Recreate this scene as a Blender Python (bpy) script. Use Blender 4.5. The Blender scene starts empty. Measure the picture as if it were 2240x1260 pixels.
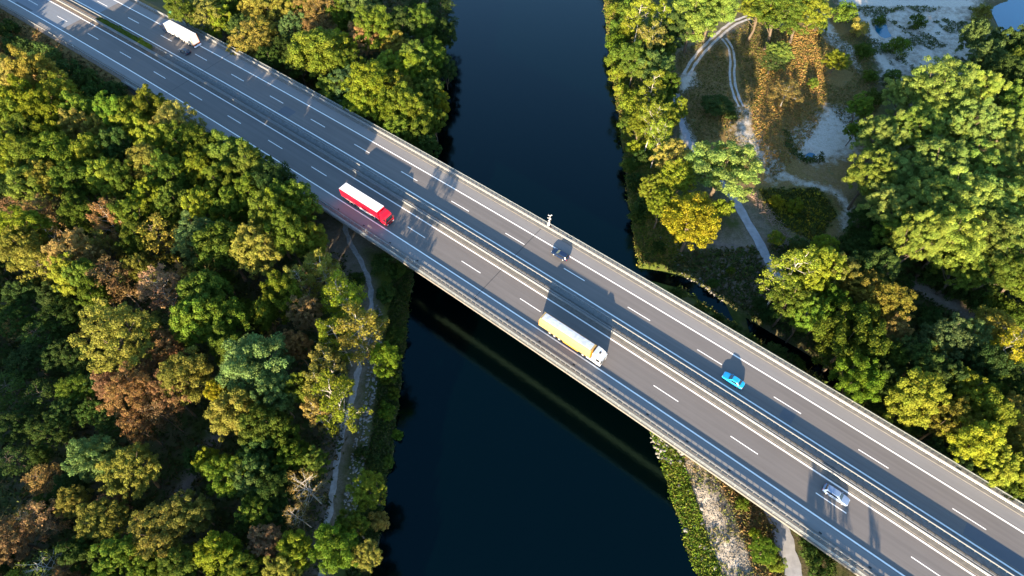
import bpy, math, random
import numpy as np
from mathutils import Matrix, Vector

SC = bpy.context.scene
COL = SC.collection
random.seed(7)
RNG = np.random.default_rng(11)

# ------------------------------------------------------------------ camera
F_PX, DEP, ROLL, HCAM = 1306.696, 0.974368, -0.0114677, 117.2407   # full-picture pixels / radians / m above the deck
FW = np.array([0, math.cos(DEP), -math.sin(DEP)])
R0 = np.array([1.0, 0, 0]); U0 = np.cross(R0, FW)
RT = R0 * math.cos(ROLL) + U0 * math.sin(ROLL)
UP = -R0 * math.sin(ROLL) + U0 * math.cos(ROLL)
cd = bpy.data.cameras.new("camera"); cam = bpy.data.objects.new("camera", cd); COL.objects.link(cam)
cd.sensor_width = 36.0; cd.lens = F_PX / 2240 * 36.0; cd.clip_start = 1.0; cd.clip_end = 6000.0
cam.matrix_world = Matrix(((RT[0], UP[0], -FW[0], 0), (RT[1], UP[1], -FW[1], 0), (RT[2], UP[2], -FW[2], HCAM), (0, 0, 0, 1)))
SC.camera = cam

# ------------------------------------------------------------------ light
SUN_EL, SUN_TO = math.radians(12.3), math.radians(16.0)   # elevation; azimuth (from +Y towards +X) the light travels to
w = bpy.data.worlds.new("World"); SC.world = w; w.use_nodes = True
nt = w.node_tree; bg = nt.nodes["Background"]
sky = nt.nodes.new("ShaderNodeTexSky"); sky.sky_type = 'NISHITA'; sky.sun_disc = False
sky.sun_elevation = SUN_EL; sky.sun_rotation = math.pi + SUN_TO
sky.air_density = 1.0; sky.dust_density = 0.3; sky.ozone_density = 2.5
sh = nt.nodes.new("ShaderNodeHueSaturation"); sh.inputs["Saturation"].default_value = 1.05; nt.links.new(sky.outputs[0], sh.inputs["Color"]); nt.links.new(sh.outputs[0], bg.inputs[0]); bg.inputs[1].default_value = 0.11
sl = bpy.data.lights.new("sun", 'SUN'); sl.energy = 5.0; sl.angle = math.radians(0.55); sl.color = (1.0, 0.80, 0.56)
so_ = bpy.data.objects.new("sun", sl); COL.objects.link(so_); so_.location = (-40, -120, 160)
ld = Vector((math.cos(SUN_EL) * math.sin(SUN_TO), math.cos(SUN_EL) * math.cos(SUN_TO), -math.sin(SUN_EL)))
so_.rotation_euler = ld.to_track_quat('-Z', 'Y').to_euler()
vs = SC.view_settings; vs.view_transform = 'Standard'; vs.look = 'None'; vs.gamma = 1.0; vs.use_curve_mapping = False
vs.exposure = 2.35

# ------------------------------------------------------------------ frames of reference
def unproj(px, py, z):
    """world point at height z seen at pixel (px, py) of the 2240 x 1260 photograph"""
    d = FW * F_PX + RT * (px - 1120) + UP * (630 - py)
    t = (z - HCAM) / d[2]
    return np.array([d[0] * t, d[1] * t, z])
def ppm(px, py, z):
    a = unproj(px, py, z); b = unproj(px + 10, py, z)
    return 10 / math.hypot(a[0] - b[0], a[1] - b[1])
PSI, KAP, Y0 = -0.6704016, -0.00026410944, 77.782521
def road(s, off, z=0.0):
    a = PSI + KAP * s
    return np.array([(np.sin(a) - math.sin(PSI)) / KAP - off * np.sin(a), Y0 - (np.cos(a) - math.cos(PSI)) / KAP + off * np.cos(a), z + 0 * s])
def heading(s): return PSI + KAP * s
def so(x, y):
    cx, cy = -math.sin(PSI) / KAP, Y0 + math.cos(PSI) / KAP
    r = np.hypot(x - cx, y - cy)
    a = np.arctan2((x - cx) * KAP, -(y - cy) * KAP)
    return (a - PSI) / KAP, 1 / KAP + r

# ------------------------------------------------------------------ helpers
def prop(o, label=None, cat=None, group=None, kind=None):
    if label: o["label"] = label
    if cat: o["category"] = cat
    if group: o["group"] = group
    if kind: o["kind"] = kind
    return o
def link(o, parent=None):
    COL.objects.link(o)
    if parent is not None: o.parent = parent
    return o
def empty(name, loc=(0, 0, 0), rz=0.0):
    o = bpy.data.objects.new(name, None); o.location = loc; o.rotation_euler = (0, 0, rz); o.empty_display_size = 0.5
    return link(o)
def mesh_np(name, V, Fq, mat=None, smooth=False, attr=None, uv=None):
    """V (n,3); Fq: array (m,k) of equal sized faces, or list of lists"""
    me = bpy.data.meshes.new(name)
    V = np.asarray(V, dtype=np.float32)
    if isinstance(Fq, np.ndarray):
        m, k = Fq.shape
        me.vertices.add(len(V)); me.vertices.foreach_set("co", V.ravel())
        me.loops.add(m * k); me.loops.foreach_set("vertex_index", Fq.astype(np.int32).ravel())
        me.polygons.add(m); me.polygons.foreach_set("loop_start", np.arange(0, m * k, k, dtype=np.int32))
        me.polygons.foreach_set("loop_total", np.full(m, k, dtype=np.int32))
        me.update(calc_edges=True)
    else:
        me.from_pydata([tuple(map(float, v)) for v in V], [], [tuple(f) for f in Fq])
    if uv is not None:
        l = me.uv_layers.new(name="UVMap")
        idx = np.empty(len(me.loops), dtype=np.int32); me.loops.foreach_get("vertex_index", idx)
        l.data.foreach_set("uv", np.asarray(uv, dtype=np.float32)[idx].ravel())
    if attr:
        for an, (dom, dat) in attr.items():
            dat = np.asarray(dat, dtype=np.float32)
            if dat.ndim == 1:
                a = me.attributes.new(an, 'FLOAT', dom); a.data.foreach_set("value", dat)
            else:
                a = me.attributes.new(an, 'FLOAT_COLOR', dom); a.data.foreach_set("color", np.c_[dat, np.ones(len(dat))].astype(np.float32).ravel())
    if smooth: me.polygons.foreach_set("use_smooth", np.ones(len(me.polygons), dtype=bool))
    if mat: me.materials.append(mat)
    return me
def obj(name, me, parent=None): return link(bpy.data.objects.new(name, me), parent)

class MB:
    """collects simple shapes into one mesh"""
    def __init__(s): s.v = []; s.f = []
    def add(s, V, Fs):
        n = len(s.v); s.v += [tuple(map(float, p)) for p in V]; s.f += [tuple(i + n for i in f) for f in Fs]; return s
    def box(s, x0, x1, y0, y1, z0, z1, b=0.0):
        if b <= 0:
            V = [(x, y, z) for x in (x0, x1) for y in (y0, y1) for z in (z0, z1)]
            return s.add(V, [(0, 1, 3, 2), (4, 6, 7, 5), (0, 4, 5, 1), (2, 3, 7, 6), (0, 2, 6, 4), (1, 5, 7, 3)])
        rings = []
        for z, i in ((z0, b), (z0 + b, 0), (z1 - b, 0), (z1, b)):
            rings.append([(x0 + i + b, y0 + i, z), (x1 - i - b, y0 + i, z), (x1 - i, y0 + i + b, z), (x1 - i, y1 - i - b, z),
                          (x1 - i - b, y1 - i, z), (x0 + i + b, y1 - i, z), (x0 + i, y1 - i - b, z), (x0 + i, y0 + i + b, z)])
        return s.loft(rings)
    def loft(s, rings, cap=True):
        n = len(rings[0]); V = [p for r in rings for p in r]; Fs = []
        for k in range(len(rings) - 1):
            for i in range(n):
                j = (i + 1) % n
                Fs.append((k * n + i, k * n + j, (k + 1) * n + j, (k + 1) * n + i))
        if cap:
            Fs.append(tuple(range(n - 1, -1, -1))); m = (len(rings) - 1) * n; Fs.append(tuple(range(m, m + n)))
        return s.add(V, Fs)
    def tube(s, p0, p1, r0, r1=None, n=8):
        r1 = r0 if r1 is None else r1
        p0 = Vector(p0); p1 = Vector(p1); d = (p1 - p0).normalized()
        a = d.orthogonal().normalized(); b = d.cross(a)
        ring = lambda p, r: [p + (a * math.cos(t) + b * math.sin(t)) * r for t in [2 * math.pi * i / n for i in range(n)]]
        return s.loft([ring(p0, r0), ring(p1, r1)])
    def quad(s, *pts): return s.add(pts, [tuple(range(len(pts)))])
    def build(s, name, mat, parent=None, smooth=False):
        me = bpy.data.meshes.new(name); me.from_pydata(s.v, [], s.f); me.update()
        if mat: me.materials.append(mat)
        if smooth: me.polygons.foreach_set("use_smooth", np.ones(len(me.polygons), dtype=bool))
        import bmesh
        bm = bmesh.new(); bm.from_mesh(me); bmesh.ops.recalc_face_normals(bm, faces=bm.faces); bm.to_mesh(me); bm.free()
        return obj(name, me, parent)

def sweep(name, prof, s0, s1, mat, parent=None, ds=3.0, closed=True, rev=False):
    """extrude an (off, z) section along the road"""
    n = max(2, int(abs(s1 - s0) / ds) + 1); S = np.linspace(s0, s1, n); k = len(prof)
    V = np.concatenate([road(S, o, z).T[:, None, :] for o, z in prof], axis=1).reshape(-1, 3)
    UV = np.stack([np.repeat(S[:, None], k, 1), np.repeat(np.array([o for o, z in prof])[None], n, 0)], -1).reshape(-1, 2)
    Fs = []
    for i in range(n - 1):
        for j in range(k if closed else k - 1):
            j2 = (j + 1) % k
            Fs.append((i * k + j, (i + 1) * k + j, (i + 1) * k + j2, i * k + j2))
    if not closed:
        me = mesh_np(name, V, np.array(Fs), mat, uv=UV)
        return obj(name, me, parent)
    Fs += [tuple(range(k)), tuple(range((n - 1) * k + k - 1, (n - 1) * k - 1, -1))]
    return obj(name, mesh_np(name, V, Fs, mat, uv=UV), parent)
def rect(o0, o1, z0, z1): return [(o0, z0), (o0, z1), (o1, z1), (o1, z0)]
def strip(name, o0, o1, z, s0, s1, mat, parent=None, ds=3.0): return sweep(name, [(o1, z), (o0, z)], s0, s1, mat, parent, ds, closed=False)

# ------------------------------------------------------------------ materials
def material(name, base=(.5, .5, .5), rough=.7, metal=0.0, spec=.4):
    m = bpy.data.materials.new(name); m.use_nodes = True
    b = m.node_tree.nodes["Principled BSDF"]
    b.inputs["Base Color"].default_value = (*base, 1); b.inputs["Roughness"].default_value = rough
    b.inputs["Metallic"].default_value = metal; b.inputs["Specular IOR Level"].default_value = spec
    return m
def N(m, t, **kw):
    n = m.node_tree.nodes.new(t)
    for k, v in kw.items():
        if hasattr(n, k): setattr(n, k, v)
        else: n.inputs[k].default_value = v
    return n
def L(m, a, b): m.node_tree.links.new(a, b)
def bsdf(m): return m.node_tree.nodes["Principled BSDF"]
def mixc(m, fac, a, b, blend='MIX'):
    n = N(m, "ShaderNodeMix", data_type='RGBA', blend_type=blend)
    for s, v in ((0, fac), (6, a), (7, b)):
        if hasattr(v, "is_linked") or hasattr(v, "links"): L(m, v, n.inputs[s])
        else: n.inputs[s].default_value = v if s == 0 else (*v, 1)
    return n.outputs[2]
def ramp(m, fac, lo, hi):
    n = N(m, "ShaderNodeMapRange"); n.inputs[1].default_value = lo; n.inputs[2].default_value = hi
    L(m, fac, n.inputs[0]); return n.outputs[0]
def noise(m, scale, detail=4, vec=None, rough=.6):
    n = N(m, "ShaderNodeTexNoise"); n.inputs["Scale"].default_value = scale; n.inputs["Detail"].default_value = detail
    n.inputs["Roughness"].default_value = rough
    if vec is None:
        tc = N(m, "ShaderNodeTexCoord"); vec = tc.outputs["Object"]
    L(m, vec, n.inputs["Vector"]); return n.outputs["Fac"]
def speckle(name, base, scale=3.0, amt=.25, rough=.8, metal=0.0, spec=.4, tint=None):
    """plain surface with mottled wear"""
    m = material(name, base, rough, metal, spec)
    dk = tuple(c * (1 - amt) for c in (tint or base)); lt = tuple(min(1, c * (1 + amt)) for c in base)
    L(m, mixc(m, ramp(m, noise(m, scale, 6), .3, .7), dk, lt), bsdf(m).inputs["Base Color"]); return m
def asphalt(name, base, amt=.14):
    m = material(name, base, .82, 0, .3)
    uv = N(m, "ShaderNodeUVMap"); mp = N(m, "ShaderNodeMapping"); mp.inputs["Scale"].default_value = (.012, 1.1, 1)
    L(m, uv.outputs[0], mp.inputs[0])
    st = ramp(m, noise(m, 1.0, 5, mp.outputs[0]), .3, .7)
    mp2 = N(m, "ShaderNodeMapping"); mp2.inputs["Scale"].default_value = (.12, .3, 1); L(m, uv.outputs[0], mp2.inputs[0])
    bl = ramp(m, noise(m, 1.0, 4, mp2.outputs[0]), .25, .75)
    gr = ramp(m, noise(m, 9.0, 3, None), .2, .8)
    c = mixc(m, st, tuple(x * (1 - amt) for x in base), tuple(x * (1 + amt) for x in base))
    c = mixc(m, bl, c, tuple(x * .86 for x in base)) if False else mixc(m, .35, c, mixc(m, bl, tuple(x * .8 for x in base), tuple(x * 1.2 for x in base)))
    c = mixc(m, .18, c, mixc(m, gr, tuple(x * .6 for x in base), tuple(x * 1.4 for x in base)))
    L(m, c, bsdf(m).inputs["Base Color"])
    bp = N(m, "ShaderNodeBump"); bp.inputs["Strength"].default_value = .15; bp.inputs["Distance"].default_value = .02
    L(m, gr, bp.inputs["Height"]); L(m, bp.outputs[0], bsdf(m).inputs["Normal"])
    return m
def leafmat(name="foliage"):
    m = material(name, (.08, .1, .02), .7, 0, .08)
    oi = N(m, "ShaderNodeObjectInfo"); at = N(m, "ShaderNodeAttribute", attribute_name="v")
    sep = N(m, "ShaderNodeSeparateColor"); L(m, at.outputs["Color"], sep.inputs[0])
    hs = N(m, "ShaderNodeHueSaturation")
    L(m, oi.outputs["Color"], hs.inputs["Color"])
    h = N(m, "ShaderNodeMapRange"); h.inputs[3].default_value = .475; h.inputs[4].default_value = .53; L(m, sep.outputs[0], h.inputs[0]); L(m, h.outputs[0], hs.inputs["Hue"])
    v = N(m, "ShaderNodeMapRange"); v.inputs[3].default_value = .68; v.inputs[4].default_value = 1.65; L(m, sep.outputs[1], v.inputs[0]); L(m, v.outputs[0], hs.inputs["Value"])
    b = bsdf(m); L(m, hs.outputs[0], b.inputs["Base Color"])
    tr = N(m, "ShaderNodeBsdfTranslucent"); L(m, hs.outputs[0], tr.inputs[0])
    mx = N(m, "ShaderNodeMixShader"); mx.inputs[0].default_value = .33
    L(m, b.outputs[0], mx.inputs[1]); L(m, tr.outputs[0], mx.inputs[2])
    L(m, mx.outputs[0], m.node_tree.nodes["Material Output"].inputs["Surface"])
    return m

M = {}
M['lane'] = asphalt("lane_asphalt", (.138, .125, .116), .2)
M['lane_old'] = asphalt("old_lane_asphalt", (.17, .185, .205), .08)
M['shoulder'] = asphalt("shoulder_asphalt", (.195, .186, .178), .1)
M['patch'] = asphalt("patch_asphalt", (.10, .105, .115), .08)
M['paint'] = speckle("road_paint", (.86, .82, .75), 2.0, .08, .6)
M['concrete'] = speckle("bridge_concrete", (.15, .142, .128), .8, .18, .85)
M['kerb'] = speckle("kerb_concrete", (.14, .133, .12), 1.2, .22, .85)
M['soffit'] = speckle("girder_concrete", (.27, .205, .12), .5, .15, .85)
M['slab'] = speckle("median_slab", (.135, .145, .145), 1.0, .25, .85)
M['steel'] = speckle("galvanised_steel", (.235, .24, .24), 1.5, .12, .45, .25, .5)
M['rail'] = speckle("railing_steel", (.30, .32, .30), 1.5, .12, .5, .2, .5)
M['dark'] = material("dark_iron", (.02, .02, .02), .6)
M['rubber'] = material("tyre_rubber", (.02, .02, .02), .85)
M['rim'] = material("wheel_rim", (.6, .6, .6), .35, .6)
M['glass'] = material("vehicle_glass", (.012, .015, .02), .05, 0, .9)
M['chassis'] = material("chassis_black", (.025, .025, .028), .6)
M['lamp'] = material("headlamp", (.8, .8, .82), .1, 0, .8)
M['tail'] = material("tail_lamp", (.5, .01, .01), .2, 0, .6)
M['white'] = speckle("white_panel", (.72, .72, .72), 1.5, .05, .35)
M['foliage'] = leafmat()
M['bark'] = speckle("bark", (.10, .075, .05), 2.0, .3, .9)
M['birchbark'] = speckle("birch_bark", (.36, .33, .28), 2.0, .35, .8)
M['rock'] = speckle("riprap_stone", (.19, .18, .16), 1.0, .35, .9)
def paint(name, c, rough=.28, metal=0.0):
    m = material(name, c, rough, metal, .5); bsdf(m).inputs["Coat Weight"].default_value = .2; bsdf(m).inputs["Coat Roughness"].default_value = .1; return m

# ------------------------------------------------------------------ terrain
ZW, ZG = -14.5, -11.5
YL = [-400, -60, 20, 49, 93, 142, 228, 600]; XL = [-40, -29.5, -28.8, -27.2, -26.8, -25, -24, -23]
YR = [-400, -60, 20, 25, 37, 49, 70, 95, 124, 141, 186, 227, 600]; XR = [60, 41, 36.4, 35.2, 33.5, 31.4, 33, 34.4, 34.7, 35.4, 36.3, 37.5, 44]
def wob(x, y, k=1.0): return (np.sin(x * .71 * k + y * .37 * k) + np.sin(x * .23 * k - y * .61 * k + 1.3) + np.sin(y * 1.13 * k + .7) * .6) / 2.6
def px2w(pts, z=ZG): return np.array([unproj(a, b, z)[:2] for a, b in pts])
def smooth_line(P, n=8):
    P = np.asarray(P, float); Q = np.vstack([2 * P[0] - P[1], P, 2 * P[-1] - P[-2]]); out = []
    for i in range(1, len(Q) - 2):
        for t in np.linspace(0, 1, n, endpoint=False):
            a, b, c, d = Q[i - 1], Q[i], Q[i + 1], Q[i + 2]
            out.append(.5 * ((2 * b) + (c - a) * t + (2 * a - 5 * b + 4 * c - d) * t * t + (3 * b - a - 3 * c + d) * t ** 3))
    out.append(P[-1]); return np.array(out)
def dline(x, y, P):
    """distance to a polyline"""
    d = np.full(np.shape(x), 1e9)
    for a, b in zip(P[:-1], P[1:]):
        v = b - a; l2 = max(1e-9, v @ v)
        t = np.clip(((x - a[0]) * v[0] + (y - a[1]) * v[1]) / l2, 0, 1)
        d = np.minimum(d, np.hypot(x - a[0] - t * v[0], y - a[1] - t * v[1]))
    return d
def inpoly(x, y, P):
    c = np.zeros(np.shape(x), bool); n = len(P)
    for i in range(n):
        x0, y0 = P[i]; x1, y1 = P[(i + 1) % n]
        k = ((y0 > y) != (y1 > y)) & (x < (x1 - x0) * (y - y0) / ((y1 - y0) if y1 != y0 else 1e-9) + x0)
        c ^= k
    return c
def dpoly(x, y, P):
    """signed distance, positive inside"""
    d = dline(x, y, np.vstack([P, P[:1]])); return np.where(inpoly(x, y, P), d, -d)
STREAM = smooth_line(px2w([(1385, 598), (1430, 603), (1465, 612), (1500, 622), (1530, 640), (1570, 668), (1610, 697), (1650, 722), (1700, 752), (1760, 788), (1850, 850)], ZW), 4)
POND = px2w([(2172, 22), (2215, 0), (2300, -30), (2330, 70), (2240, 84), (2205, 82), (2188, 55)], -12.2)
POOLS = [px2w([(1914, 56), (1925, 50), (1940, 54), (1943, 68), (1951, 79), (1936, 83), (1925, 78), (1916, 66)], -12.0),
         px2w([(1762, 338), (1772, 333), (1784, 337), (1782, 343), (1772, 346), (1763, 343)], -12.0),
         px2w([(2108, 195), (2122, 185), (2126, 205), (2115, 214)], -12.0)]
def terrain(x, y, fine=True):
    x = np.asarray(x, float); y = np.asarray(y, float)
    s, o = so(x, y)
    xl = np.interp(y, YL, XL) + .55 * wob(x * .2, y * 1.1); xr = np.interp(y, YR, XR) + .45 * wob(x * .2 + 4, y * 1.2)
    d = np.maximum(xl - x, x - xr)                          # distance from the water's edge, positive on land
    z = np.interp(d, [-12, -4, 0, .7, 3.2, 7.5, 14, 30], [ZW - 4, ZW - 2, ZW - .05, ZW + .45, ZW + 1.5, ZG - .1, ZG, ZG + .2])
    if fine: z = z + np.where(d > 1, .10 * wob(x * .13, y * .15) + .03 * wob(x * .6 + 5, y * .5 + 2), 0)
    ds = dline(x, y, STREAM)
    ch = ZW - .7 + np.interp(ds, [0, 1.2, 2.0, 3.2, 7, 12], [0, .1, .75, 1.6, 2.9, 3.9])
    z = np.where((ds < 12) & (d > -1), np.minimum(z, ch), z)
    for P, rim in [(POND, 3.0)] + [(q, 1.2) for q in POOLS]:
        c = P.mean(0); near = np.hypot(x - c[0], y - c[1]) < (40 if rim > 2 else 12)
        if near.any():
            dp = np.full(np.shape(x), -99.0); dp[near] = dpoly(x[near], y[near], P)
            z = np.where(dp > -rim, np.minimum(z, np.interp(dp, [-rim, 0, .5, 3], [ZG - .15, ZG - .62, ZG - 1.1, ZG - 2.2])), z)
    sab = -144.5 - (o + 8.4) * .45                          # the western embankment
    de = np.hypot(np.maximum(0, np.maximum(-9.6 - o, o - 22.9)), np.maximum(0, s - sab) * 1.15)
    emb = np.where(s < 0, -.38 - np.maximum(0, de - .6) / 1.75, -99)
    return np.maximum(z, emb)
def ter(x, y): return float(terrain(np.array([x]), np.array([y]))[0])

def axis(a, b, step, far):
    core = np.arange(a, b + .01, step); g = [step * 1.5]
    while sum(g) < far: g.append(g[-1] * 1.35)
    g = np.cumsum(g); return np.concatenate([(a - g)[::-1], core, b + g])
GX, GY = axis(-165, 165, .62, 2500), axis(8, 262, .62, 2500)
X, Y = np.meshgrid(GX, GY, indexing='xy'); XF, YF = X.ravel(), Y.ravel()
ZF = terrain(XF, YF)
nx, ny = len(GX), len(GY)
ii = (np.arange(ny - 1)[:, None] * nx + np.arange(nx - 1)[None]).ravel()
FQ = np.stack([ii, ii + 1, ii + nx + 1, ii + nx], 1)
# ground cover masks: pale sand, brown earth, dry grass, green grass
def soft(d, w): return np.clip(d / w * .5 + .5, 0, 1)
sand = np.zeros(len(XF)); dirt = np.zeros(len(XF)); dry = np.zeros(len(XF)); grass = np.zeros(len(XF))
def mpoly(arr, pts, w=3.0, amt=1.0, z=ZG):
    P = px2w(pts, z); c = P.mean(0); rr = np.hypot(*(P - c).T).max() + w + 2
    k = np.hypot(XF - c[0], YF - c[1]) < rr
    arr[k] = np.maximum(arr[k], amt * soft(dpoly(XF[k], YF[k], P), w))
def mline(arr, pts, half, w=1.5, amt=1.0, z=ZG):
    P = smooth_line(px2w(pts, z), 4); c = P.mean(0); rr = np.hypot(*(P - c).T).max() + half + w + 2
    k = np.hypot(XF - c[0], YF - c[1]) < rr
    arr[k] = np.maximum(arr[k], amt * soft(half - dline(XF[k], YF[k], P), w))
# eastern clearing
mpoly(dry, [(1470, 130), (1620, 60), (1850, 20), (1900, 130), (1930, 260), (1880, 420), (1850, 540), (1740, 540), (1620, 420), (1520, 330), (1480, 240)], 5, .72)
mpoly(dry, [(1690, 110), (1790, 90), (1800, 190), (1770, 260), (1740, 350), (1690, 380), (1660, 290), (1640, 240)], 4, 1)
mpoly(sand, [(1840, 8), (1900, -8), (2150, -10), (2130, 60), (2160, 150), (2170, 215), (2050, 170), (1990, 170), (1930, 180), (1920, 110), (1890, 70)], 5, .60)
mpoly(dirt, [(1840, 8), (1900, -8), (2150, -10), (2130, 60), (2160, 150), (2170, 215), (2050, 170), (1990, 170), (1930, 180), (1920, 110), (1890, 70)], 4, .9)
mline(sand, [(1850, 5), (1980, 8), (2120, 8)], 2.6, 1.5)
mline(sand, [(1905, 40), (1920, 110), (1950, 160), (1975, 185)], 2.0, 1.5)
mline(sand, [(2080, 40), (2040, 80), (2030, 130), (2080, 150)], 2.6, 2)
mpoly(sand, [(1765, 30), (1800, 30), (1830, 80), (1870, 110), (1880, 160), (1850, 120), (1810, 90)], 2.5)
mpoly(sand, [(1615, 240), (1640, 225), (1650, 290), (1690, 330), (1720, 380), (1690, 400), (1660, 360), (1620, 330), (1605, 290)], 4, .72)
mpoly(sand, [(1722, 290), (1770, 270), (1810, 230), (1860, 240), (1885, 265), (1880, 330), (1840, 350), (1780, 360), (1740, 340)], 4, .8)
mline(sand, [(1690, 370), (1740, 395), (1790, 410), (1830, 425), (1853, 460), (1845, 500)], 1.2, 2.0, .8)
mpoly(sand, [(1495, 270), (1505, 275), (1525, 315), (1500, 320), (1490, 300)], 1.5)
mpoly(sand, [(1485, 165), (1520, 155), (1530, 185), (1490, 210)], 2, .8)
mpoly(dirt, [(1745, 350), (1850, 350), (1880, 400), (1850, 440), (1790, 410), (1740, 380)], 3, .9)
mpoly(dirt, [(1480, 110), (1600, 40), (1640, 60), (1620, 180), (1600, 240), (1540, 260), (1490, 230)], 5, .75)
mpoly(dirt, [(1540, 380), (1740, 380), (1860, 440), (1850, 520), (1720, 600), (1640, 540)], 5, .6)
mpoly(grass, [(1660, 415), (1800, 415), (1830, 470), (1790, 520), (1700, 500)], 4, .9)
mpoly(grass, [(1715, 285), (1765, 290), (1800, 300), (1780, 345), (1745, 345)], 2, .45)
mpoly(dirt, [(1560, 520), (1650, 500), (1700, 600), (1680, 680), (1600, 640), (1540, 600)], 5, .9)
mpoly(grass, [(1400, 560), (1500, 580), (1560, 620), (1640, 690), (1700, 760), (1640, 760), (1500, 650), (1400, 610)], 4, .7)
mline(dirt, [(1925, 575), (1990, 620), (2080, 665), (2160, 705), (2250, 750)], 2.3, 2.0)
# right bank below the bridge
mpoly(sand, [(1490, 985), (1540, 1005), (1600, 1090), (1640, 1200), (1670, 1300), (1590, 1300), (1545, 1200), (1505, 1080)], 2.5, .44)
mpoly(dirt, [(1490, 985), (1540, 1005), (1600, 1090), (1640, 1200), (1670, 1300), (1590, 1300), (1545, 1200), (1505, 1080)], 2.5, 1)
mpoly(dry, [(1480, 960), (1560, 1000), (1580, 1030), (1560, 1060), (1500, 1040)], 3, .9)
mpoly(dry, [(1560, 1010), (1680, 1110), (1710, 1290), (1670, 1290), (1620, 1140), (1580, 1070)], 3, .85)
mline(dirt, [(1478, 1000), (1500, 1060), (1530, 1130), (1560, 1200), (1590, 1280)], .5, 1.2, .9)
# left bank
mpoly(dirt, [(700, 460), (800, 500), (830, 540), (800, 560), (790, 640), (770, 700), (720, 640), (690, 560)], 5, .85)
mline(dirt, [(790, 570), (808, 620), (812, 660), (795, 740), (782, 800), (765, 880), (742, 950), (724, 1030), (714, 1110), (700, 1200), (690, 1270)], 2.6, 2.5, .9)
mpoly(grass, [(800, 540), (900, 600), (890, 700), (870, 800), (840, 900), (830, 800), (830, 680), (810, 600)], 3, .8)
mline(dirt, [(490, 930), (430, 1030), (370, 1115)], 2.0, 2.0, .8)
mpoly(dirt, [(520, 10), (600, -10), (640, 60), (560, 80)], 4, .7)
# embankment slopes carry dry grass
sF, oF = so(XF, YF); dry = np.maximum(dry, np.where((sF < -115) & (ZF > ZG + 1.2) & (oF < 24) & (oF > -30), .9, 0))
gm = material("ground_soil", (.05, .045, .025), .95, 0, .15)
at = N(gm, "ShaderNodeAttribute", attribute_name="cover"); sp = N(gm, "ShaderNodeSeparateColor"); L(gm, at.outputs["Color"], sp.inputs[0])
at2 = N(gm, "ShaderNodeAttribute", attribute_name="grassy")
n1 = noise(gm, .55, 8, None, .7); n2 = noise(gm, 2.6, 6, None, .7); n3 = noise(gm, .14, 5)
def edge(v, w=.3, k=.7):
    a = N(gm, "ShaderNodeMath", operation='ADD'); L(gm, v, a.inputs[0])
    b = N(gm, "ShaderNodeMath", operation='MULTIPLY_ADD'); L(gm, n1, b.inputs[0]); b.inputs[1].default_value = k * 2; b.inputs[2].default_value = -k
    L(gm, b.outputs[0], a.inputs[1]); return ramp(gm, a.outputs[0], .5 - w, .5 + w)
c0 = mixc(gm, ramp(gm, n2, .3, .7), (.055, .048, .026), (.115, .098, .05)); c0 = mixc(gm, ramp(gm, n3, .42, .6), c0, (.055, .070, .016))
cdirt = mixc(gm, ramp(gm, n2, .3, .7), (.13, .105, .075), (.25, .205, .155))
cdry = mixc(gm, ramp(gm, n2, .32, .68), (.12, .075, .022), (.30, .19, .065)); cdry = mixc(gm, ramp(gm, n1, .5, .66), cdry, (.13, .115, .045))
cgr = mixc(gm, ramp(gm, n2, .3, .7), (.045, .07, .008), (.11, .14, .018))
csand = mixc(gm, ramp(gm, n2, .25, .7), (.34, .305, .25), (.58, .53, .45))
c = mixc(gm, edge(sp.outputs[1]), c0, cdirt); c = mixc(gm, edge(sp.outputs[2]), c, cdry)
c = mixc(gm, edge(at2.outputs["Fac"]), c, cgr); c = mixc(gm, edge(sp.outputs[0], .26, .8), c, csand)
L(gm, c, bsdf(gm).inputs["Base Color"])
bp = N(gm, "ShaderNodeBump"); bp.inputs["Strength"].default_value = .7; bp.inputs["Distance"].default_value = .25; L(gm, n2, bp.inputs["Height"]); L(gm, bp.outputs[0], bsdf(gm).inputs["Normal"])
g = obj("ground", mesh_np("ground", np.stack([XF, YF, ZF], 1), FQ, gm, True, {"cover": ('POINT', np.stack([sand, dirt, dry], 1)), "grassy": ('POINT', grass)}))
prop(g, kind="structure")

wm = material("river_water", (.0, .0013, .0016), .11, 0, .5); bsdf(wm).inputs["IOR"].default_value = 1.33; bsdf(wm).inputs["Specular Tint"].default_value = (.34, .88, 1.0, 1)
bp = N(wm, "ShaderNodeBump"); bp.inputs["Strength"].default_value = .3; bp.inputs["Distance"].default_value = .06
L(wm, noise(wm, .9, 5), bp.inputs["Height"]); L(wm, bp.outputs[0], bsdf(wm).inputs["Normal"])
def sheet(name, P, z, mat):
    o = obj(name, mesh_np(name, [(a, b, z) for a, b in P], [list(range(len(P)))], mat)); return prop(o, kind="structure")
yy = np.array([-2500, -400, -60, 60, 160, 300, 600, 2500])
P = [(np.interp(y, YL, XL) - 6, y) for y in yy][::-1] + [(max(np.interp(y, YR, XR) + 6, 60 if -70 < y < 130 else 0), y) for y in yy]
P = P[::-1]
sheet("river", P, ZW, wm)
sheet("stream", [(60.02, 40), (110, 20), (110, 90), (60.02, 100)], ZW, wm)
pm = material("pond_water", (.003, .10, .17), .05, 0, .5)
def grow(P, k): c = P.mean(0); return c + (P - c) * k
sheet("pond", grow(POND, 1.12), ZG - .55, pm)
for q in POOLS: sheet("pool", grow(q, 1.25), ZG - .6, pm)

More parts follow.
